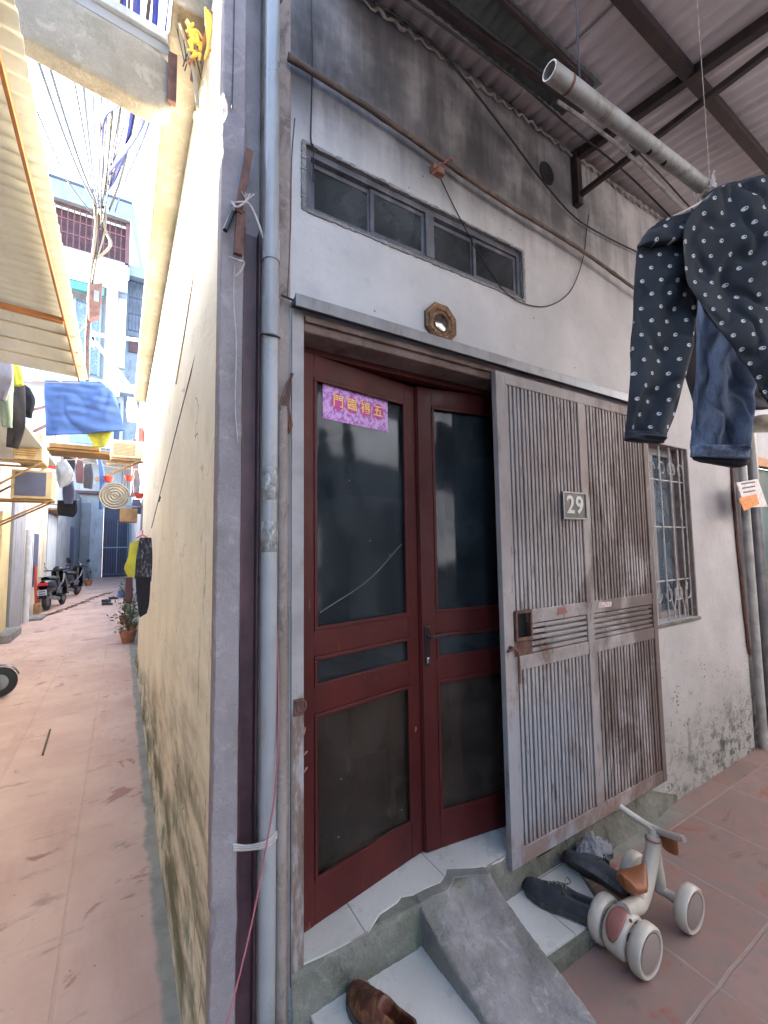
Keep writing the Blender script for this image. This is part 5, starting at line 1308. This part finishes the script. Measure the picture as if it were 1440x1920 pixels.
for k in range(4):
    ty.tube(spline([at(385+k*4, 15+k*5, 1, .3), at(388+k*2, 55+k*3, 1, .3), at(393-k*3, 95+k*6, 1, .3)]), .006, 5)
tag(ty.build('yellow_tie', 'yellowtape', smooth=True), 'orange yellow tape knotted round the cables at the canopy end', 'tape')
mb = MB()
for k in range(14):
    a = at(300+k*5, -20, 1, .5); b = at(350+random.uniform(-8, 30), 90+random.uniform(-30, 60), 1, .4+random.random()*.1)
    mb.tube(spline([a, a.lerp(b, .5)+Vector((random.uniform(-.05, .05), 0, 0)), b]), .0025, 4)
tag(mb.build('wire_tangle', 'cable', smooth=True), 'messy tangle of thin wires over the right end of the concrete canopy', 'wires')
cable(spline([at(362, 120, 0, -.03), at(368, 200, 0, -.03), at(365, 225, 0, -.03), at(400, 270, 0, -.012), at(392, 330, 0, -.01), at(375, 430, 0, -.01), at(350, 600, 0, -.01), at(330, 720, 0, -.01)]), .0035, 'cabletan', 'thin tan cable running down the sunlit top of the cream wall')
cable(spline([at(366, 226, 0, -.02), at(385, 260, 0, -.01), at(404, 290, 0, -.01), at(403, 330, 0, -.01)]), .003, 'cable', 'short grey cable looping at the corner of the cream wall')

# pole, meter box and overhead cables
pl = thing('utility_pole', (-1.12, 12.0, 5.3), 'slim dark utility pole wrapped in cable bundles above the blue bedsheet', 'pole')
MB().bar((-1.17, 12, 5.35), (-3.2, 12, 3.72), .06).build('support_arm', 'rust', pl)
MB().bar((-1.17, 12, 5.6), (-3.2, 12, 4.6), .05).build('support_arm', 'rust', pl)
P = [at(188, 395, 1, 12.0), at(181, 430, 1, 12.0), at(176, 500, 1, 12.0), at(168, 570, 1, 12.0), at(163, 640, 1, 12.0), at(163, 720, 1, 12.0), Vector((-1.17, 12, 5.3))]
MB().tube(P, .05, 10).build('pole', 'rust', pl, smooth=True)
for k in range(7):
    r_ = random.uniform(-.1, .1); MB().tube(spline([P[0]+Vector((r_*1.6, -.08, .1)), P[1]+Vector((r_*1.4+.1, -.1, 0)), P[2]+Vector((r_*.6, -.08, 0)), P[3]+Vector((r_*.4, -.07, 0))]), .02, 6).build('cable_wrap', 'cable' if k % 2 else 'cabletan', pl, smooth=True)
MB().tube(spline([P[0]+Vector((0, -.1, 0)), at(197, 430, 1, 11.9), at(208, 455, 1, 11.9), at(200, 470, 1, 11.9), at(184, 482, 1, 11.9)]), .035, 8).build('cable_loop', 'cabletan', pl, smooth=True)
q = at(176, 560, 1, 11.8); mbx = thing('meter_box', (q.x, 11.8, q.z-.5), 'rust-brown meter box strapped to the utility pole', 'meter box')
mb = MB(); mb.prism([at(166, 533, 1, 11.8), at(192, 530, 1, 11.8), at(186, 590, 1, 11.8), at(166, 598, 1, 11.8)], (0, .3, 0)); mb.build('box', 'brick', mbx, bevel=.02)
q = at(181, 552, 1, 11.79); box('window', 'greywall', (q.x-.06, 11.77, q.z-.2), (q.x+.06, 11.799, q.z+.1), mbx)
T = at(186, 388, 1, 12.0)
ov = [((38, -60, 3.0), .012, 'cable', 'dark cable leaving the pole to the upper left, lowest of the left fan'),
      ((52, 60, 3.0), .010, 'cable', 'thin dark cable leaving the pole behind the buff eave'),
      ((145, 60, 2.0), .009, 'cable', 'black cable left of the blue cables'),
      ((168, 40, 2.0), .007, 'cable', 'second thin black cable left of the blue cables')]
for (px, py, y), r, mt_, l in ov:
    cable(sag(T, at(px, py, 1, y), .25, 18), r*2.0, mt_, l)
for k, (px0_, py0_, px1_, r, mt_, l) in enumerate(((222, 190, 196, .016, 'cableblue', 'thick blue cable with a kink, leftmost of the blue cables'), (246, 195, 215, .018, 'cableblue', 'thick blue cable in the middle of the blue cables'),
        (272, 215, 214, .015, 'cableblue', 'thick blue cable, rightmost of the blue cables'), (205, 150, 186, .006, 'cable', 'thin dark cable crossing the kinked blue cable'),
        (232, 150, 205, .006, 'cable', 'thin dark cable between the left and middle blue cables'), (262, 120, 222, .005, 'cable', 'thin dark cable between the middle and right blue cables'), (280, 200, 236, .004, 'cable', 'faint thin cable right of all the blue cables'))):
    a = at(px0_, py0_, 1, 6.0); b = T + Vector((random.uniform(-.12, .12), 0, random.uniform(-.6, .3)))
    up_ = at(px0_+ (px0_-px1_)*.4, -40, 1, 4.2)
    pts = spline([up_, a, a.lerp(b, .5)+Vector((.12*math.sin(k*2), 0, -.15)), b])
    if k == 0: pts = spline([up_, at(222, 192, 1, 6.0)]) + spline([at(222, 192, 1, 6.0), at(194, 222, 1, 7.0), at(192, 300, 1, 9.0), b])
    cable(pts, r*2.8, mt_, l)
cable(spline([at(10, 712, 1, 4.0), at(60, 696, 1, 5.0), at(100, 670, 1, 6.5), at(140, 630, 1, 9), at(163, 608, 1, 11.9)]), .012, 'cabletan', 'thick tan cable swinging from the washing on the left up to the pole')
for k, (a, b) in enumerate((((-10, 452, 3), (163, 612, 11.9)), ((-10, 560, 3.5), (160, 606, 11.9)))):
    cable(sag(at(a[0], a[1], 1, a[2]), at(b[0], b[1], 1, b[2]), .35), .006, 'cable', ('upper', 'lower')[k]+' of two thin dark cables under the buff eave')

# pipes and odds on the left wall
mb = MB(); A = at(48, 1152, 0, -2.02); mb.tube([(-2.02, A.y, .0), (-2.02, A.y, 2.05)], .06, 12); tag(mb.build('waste_pipe', 'whitep', smooth=True), 'fat white waste pipe standing against the grey panel on the left wall', 'pipe')
br = thing('broom', (-1.98, 11.9, 0), 'red-handled broom leaning beside the fat white waste pipe', 'broom')
MB().tube([(-1.98, 12.0, .1), (-2.04, 12.0, 1.2)], .03, 8).build('handle', 'redplastic', br); box('head', 'wood', (-2.03, 11.9, .01), (-1.9, 12.1, .3), br)

# ------------------------------------------------------------------ motor scooters (local: forward +y)
def scooter():
    t = thing('motor_scooter', (0, 0, 0), 'x', 'scooter', 'scooters parked in the alley')
    for y in (-.62, .62):
        wh = MB().lathe([(.13, .04), (.19, .05), (.235, .03), (.245, 0), (.235, -.03), (.19, -.05), (.13, -.04)], (0, y, .245), (1, 0, 0), 24).build('wheel', 'rubber', t, smooth=True)
        MB().lathe([(0, .045), (.05, .05), (.13, .035), (.13, -.035), (.05, -.05), (0, -.045)], (0, y, .245), (1, 0, 0), 20).build('rim', 'alu', wh, smooth=True)
    def body(u, v):
        y = -.80+.95*v; a = 2*PI*u; w_ = .06+.10*math.sin(PI*min(1, v*1.1+.06))**.6; zc = .60+.06*(1-v); hz = .20*math.sin(PI*min(.97, .12+.8*v))**.5
        return Vector((w_*math.cos(a), y, zc+hz*math.sin(a)))
    bd = MB().grid(body, 20, 20).build('body', 'blackp', t, smooth='all')
    MB().grid(lambda u, v: Vector((.12*math.cos(2*PI*u)*(.8+.2*math.sin(PI*v)), -.62+.78*v, .80+.055*math.sin(2*PI*u)+.03*(v < .4))), 18, 14).build('seat', 'rubber', t, smooth=True)
    box('floorboard', 'blackp', (-.14, .12, .28), (.14, .48, .33), t, bevel=.01)
    def shield(u, v):
        x = (u-.5)*.40*(1-.35*v); z = .32+.68*v; return Vector((x, .50-.16*v + .10*(1-(2*u-1)**2), z))
    MB().grid(shield, 12, 12).build('leg_shield', 'blackp', t, smooth='all', solid=.02)
    MB().tube([(0, .62, .245), (0, .36, .98)], .03, 8).build('fork', 'alu', t)
    MB().grid(lambda u, v: Vector((.06*math.cos(PI*u), .62+.27*math.cos(R_(20)+R_(140)*v), .245+.27*math.sin(R_(20)+R_(140)*v)*1.0+.02*math.sin(PI*u))), 8, 14).build('front_fender', 'alu', t, smooth='all', solid=.006)
    MB().tube(spline([(-.33, .26, 1.03), (-.15, .33, 1.02), (0, .36, 1.0), (.15, .33, 1.02), (.33, .26, 1.03)]), .018, 8).build('handlebar', 'rubber', t, smooth=True)
    MB().grid(lambda u, v: Vector((.13*math.cos(2*PI*u)*math.sin(PI*(.08+.84*v)), .42+.09*math.sin(2*PI*u)*math.sin(PI*(.08+.84*v)), .93+.2*v)), 16, 10).build('headlamp_cowl', 'blackp', t, smooth='all')
    for s_ in (-1, 1):
        mr_ = MB(); mr_.tube([(s_*.2, .31, 1.02), (s_*.3, .27, 1.2)], .007, 6); mr_.lathe([(0, -.008), (.06, -.006), (.06, .006), (0, .008)], (s_*.31, .27, 1.23), (0, 1, .1), 14); mr_.build('mirror', 'blackp', t, smooth=True)
    box('tail_light', 'redlamp', (-.10, -.83, .66), (.10, -.77, .74), t, bevel=.01)
    MB().grid(lambda u, v: Vector(((u-.5)*.16, -.72-.16*v, .60-.26*v)), 3, 5).build('mudguard', 'blackp', t, solid=.012)
    p = box('number_plate', 'whitep', (-.10, -.885, .42), (.10, -.875, .56), t)
    for k in range(2): box('plate_line', 'slate', (-.075, -.8875, .44+.06*k), (.075, -.8855, .475+.06*k), p)
    MB().tube([(.13, -.15, .25), (.15, -.75, .34)], .05, 10).build('exhaust', 'alu', t, smooth=True)
    for s_ in (-1, 1): MB().tube(spline([(s_*.14, -.75, .86), (s_*.15, -.5, .88), (s_*.13, -.3, .86)]), .012, 6).build('grab_rail', 'alu', t)
    MB().tube(spline([(.12, -.1, .5), (.2, .1, .72), (.16, .35, .9), (.19, .45, .6), (.18, .5, .35)]), .02, 8).build('side_trim', 'alu', t, smooth=True)
    return t
s1 = scooter(); s1.location = (-1.78, 13.6, 0); s1.rotation_euler = (R_(0), R_(-5), R_(-10)); s1['label'] = 'black scooter showing its red tail light and white plate by the grey house'
s2 = copy_tree(s1); s2.location = (-1.72, 16.6, 0); s2.rotation_euler = (0, R_(6), R_(-16)); s2['label'] = 'black scooter parked further on, in front of the one showing its white plate'
s3 = copy_tree(s1); s3.location = (-1.78, 4.9, 0); s3.scale = (.66, .66, .66); s3.rotation_euler = (0, R_(-4), R_(-90)); s3['label'] = 'small dark scooter whose front wheel pokes in at the left edge of the photo'

# ------------------------------------------------------------------ plants
def leaves(n, fn, size, seed=1):
    rnd = random.Random(seed); mb = MB()
    for k in range(n):
        c = fn(rnd); a = rnd.random()*2*PI; b = rnd.uniform(-.5, 1.1); s_ = size*rnd.uniform(.6, 1.3)
        d = Vector((math.cos(a)*math.cos(b), math.sin(a)*math.cos(b), math.sin(b))); w_ = d.cross(Vector((rnd.random(), rnd.random(), rnd.random()))).normalized()
        nrm = d.cross(w_)
        mb.add([c, c+d*s_*.5+w_*s_*.22, c+d*s_+nrm*s_*.15, c+d*s_*.5-w_*s_*.22], [(0, 1, 2, 3)])
    return mb
def pot(loc, label, r=.11, h=.17, tall=.5, n=110, seed=1, mat='leaf'):
    t = thing('potted_plant', loc, label, 'potted plant', 'potted plants along the right foot of the alley')
    c = Vector(loc)
    p = MB().lathe([(r*.7, 0), (r, h*.85), (r*1.1, h*.86), (r*1.1, h), (r*.95, h), (r*.92, h*.9), (0, h*.88)], c, (0, 0, 1), 20).build('pot', 'terracotta', t, smooth=True)
    st = MB(); rnd = random.Random(seed)
    for k in range(5):
        a = rnd.random()*2*PI; st.tube(spline([c+Vector((0, 0, h*.85)), c+Vector((math.cos(a)*r*.5, math.sin(a)*r*.5, h+tall*.5)), c+Vector((math.cos(a)*r*1.2, math.sin(a)*r*1.2, h+tall*rnd.uniform(.6, .95)))]), .006, 5)
    st.build('stem', 'bamboo', t, smooth=True)
    leaves(n, lambda q: c+Vector((q.gauss(0, r*.75), q.gauss(0, r*.75), h+abs(q.gauss(tall*.4, tall*.28)))), .07, seed).build('leaves', mat, t, solid=.001)
q = at(240, 1195, 2, 0); pot((-.12, 7.3, 0), 'clay pot of mixed leafy plants, nearest of the pots along the alley', .13, .2, .45, 170, 1)
pot((-.06, 8.1, 0), 'clay pot with taller pale plant right behind the nearest pot', .1, .18, .7, 130, 2, 'leafp')
pot((-.16, 9.4, 0), 'clay pot with tall green plant under the yellow shirt', .1, .18, .9, 150, 3)
pot((-1.75, 19.8, 0), 'round-crowned small potted tree beyond the two scooters', .14, .2, 1.0, 220, 4)
pot((-1.45, 21.5, 0), 'low bushy potted plant near the blue gate', .16, .22, .6, 200, 5)
for k, (x, y, rz, l) in enumerate(((-.42, 13.2, 80, 'dark sandal lying alone in the alley, nearest the cream wall'), (-.48, 14.0, 60, 'dark sandal just behind the nearest alley sandal'), (-.30, 14.8, 110, 'dark shoe furthest back of the three on the alley floor'))):
    s_ = shoe('sandal', l, (x, y, .002), R_(rz), L=.27, laces=False, cat='sandal'); s_.name = 'sandal'
bl = thing('blue_bucket', (-.2, 14.6, 0), 'blue plastic bucket beside the shoes on the alley floor', 'bucket')
MB().lathe([(0, 0), (.09, 0), (.12, .22), (.13, .225), (.11, .225), (.085, .01), (0, .01)], (-.2, 15.2, 0), (0, 0, 1), 16).build('tub', 'bluecloth', bl, smooth=True)
tg = MB(); rnd = random.Random(5)
for k in range(16):
    x = -1.9+1.3*k/16; y = 11.4+.38*k+rnd.uniform(-.2, .2); tg.tube(spline([(x, y, .012), (x+.12, y+rnd.uniform(.0, .3), .02), (x+.22, y+rnd.uniform(.1, .7), .012)]), .012, 5)
tag(tg.build('fallen_twigs', 'rust', smooth=True), 'scatter of dark brown twigs lying across the alley paving', 'twigs')
sw = MB(); sw.tube([at(94, 1368, 2, .01), at(80, 1415, 2, .01)], .008, 6); tag(sw.build('stick', 'bamboo', smooth=True), 'short stick lying on the near alley paving', 'stick')

# yard behind the camera: unseen house added to darken glass reflections and yard light
ob_ = thing('opposite_blocker', (2, -5.2, 0), 'unseen rendered house added behind the viewer to dim the yard and the pane reflections', 'building')
box('wall', 'greywall', (-.1, -6.0, 0), (9, -3.5, 5.2), ob_)
box('door', 'slate', (1.4, -3.49, 0), (2.4, -3.45, 2.1), ob_)
box('window', 'whitep', (.1, -3.49, 1.0), (.9, -3.45, 2.0), ob_)

ye = thing('yard_end_blocker', (7.5, -2, 0), 'unseen tan block added at the far right end of the yard to fill glass reflections', 'building')
box('wall', 'tanwall', (7.6, -3.5, 0), (9.6, .0, 4.2), ye); box('door', 'slate', (7.55, -2.2, 0), (7.6, -1.3, 2.1), ye)  # added out of view to keep bright sky out of the door pane

wh_ = thing('west_sky_blocker', (-4, -3, 0), 'unseen tall block added left of the viewer to cut west skylight on the facade', 'building')
box('wall', 'greywall', (-6, -6, 0), (-2.35, -.4, 6.5), wh_); box('window', 'slate', (-2.35, -3.0, 1.0), (-2.32, -2.0, 2.2), wh_)  # out-of-view block added to keep west skylight off the facade

clut = [('hanging_towel', 'towel', 'white towel pegged high on the left beyond the lower air conditioner', 'whitep', (96, 842, 112, 868), 9.0, 21),
 ('hanging_shirt', 'shirt', 'orange red shirt behind the frilled white blouse', 'redplastic', (88, 858, 106, 878), 9.4, 22),
 ('hanging_cloth', 'cloth', 'teal cloth peeping out under the timber shelf on its left', 'teal', (88, 842, 108, 858), 9.8, 23),
 ('hanging_trousers', 'trousers', 'dark trousers hanging deep in the alley under the timber shelf', 'navy', (118, 850, 140, 885), 11.0, 24),
 ('hanging_shirt', 'shirt', 'dull red shirt deep in the alley right of the dark trousers', 'dimred', (142, 858, 156, 905), 12.0, 25),
 ('hanging_cloth', 'cloth', 'dark brown cloth bundle hanging left of the long pale blue cloth', 'greycloth', (156, 870, 174, 915), 12.5, 26),
 ('hanging_skirt', 'skirt', 'lilac skirt hung right of the round tray', 'lilaccloth', (250, 880, 262, 925), 8.8, 27),
 ('hanging_shirt', 'shirt', 'small violet shirt below the red bowl right of the tray', 'slate', (248, 936, 264, 962), 8.6, 28),
 ('hanging_towel', 'towel', 'white towel against the pale wall above the beige air conditioner', 'whitep', (238, 745, 256, 790), 9.5, 29),
 ('hanging_shirt', 'shirt', 'purple shirt drying high under the white steel bracket', 'bluepaint', (206, 700, 224, 742), 11.0, 30)]
for nm, ct, lb_, mt_, (x0, y0, x1, y1), yy, sd in clut:
    hung(nm, ct, lb_, mt_, [(x0+2, y0), (x0-1, (y0+y1)/2), (x0+1, y1)], [(x1-2, y0), (x1+1, (y0+y1)/2), (x1-1, y1+2)], yy, seed=sd)
for k, (a, b, l) in enumerate((((60, 860, 8.4), (272, 842, 9), 'washing line across the alley behind the timber shelf'), ((90, 842, 9), (265, 880, 9.4), 'slack washing line crossing behind the round tray'), ((60, 935, 8), (150, 936, 8), 'short line carrying the navy vest and purple shorts'))):
    cable(sag(at(*a[:2], 1, a[2]), at(*b[:2], 1, b[2]), .1), .008, 'cabletan', l, 'clothesline', None, 'clothesline')

# more of the overhead cable web
for k, (x0_, y0_, x1_, y1_, r_, mt_, l) in enumerate(((190, 150, 184, 392, .012, 'cable', 'black cable just left of the kinked blue cable'), (214, 165, 190, 390, .016, 'cable', 'heavy black cable right of the kinked blue cable'),
   (228, 178, 196, 392, .010, 'cable', 'black cable slanting behind the middle blue cable'), (256, 190, 204, 396, .016, 'cable', 'heavy dark cable between the middle and right blue cables, lower one'),
   (284, 215, 214, 402, .010, 'cableblue', 'thin blue cable nearest the buff eave ledge'), (120, 60, 176, 386, .012, 'cable', 'dark cable leaning in from the upper left towards the pole'),
   (60, 190, 172, 400, .010, 'cable', 'dark cable that leaves the edge of the buff roof for the pole'))):
    a = at(x0_+(x0_-x1_)*.6, -60 if k < 5 else y0_-100, 1, 4.0); m_ = at(x0_, y0_, 1, 6.0); b = at(x1_, y1_, 1, 12.0)
    cable(spline([a, m_, m_.lerp(b, .5)+Vector((.1*math.sin(k*3), 0, -.12)), b]), r_*1.6, mt_, l)
for k, (P, r_, l) in enumerate((([(735, -20, -.30), (860, 70, -.28), (980, 160, -.25), (1060, 230, -.25), (1180, 330, -.25), (1290, 440, -.3)], .005, 'dark cable slung under the awning beside the short purlin'),
   ([(815, -20, -.42), (930, 70, -.40), (1010, 130, -.40), (1120, 220, -.40), (1230, 300, -.42), (1330, 380, -.45)], .004, 'second dark cable slung under the awning, further from the wall'),
   )):
    cable(spline([at(x, y, 1, q) for x, y, q in P]), r_, 'cable', l)
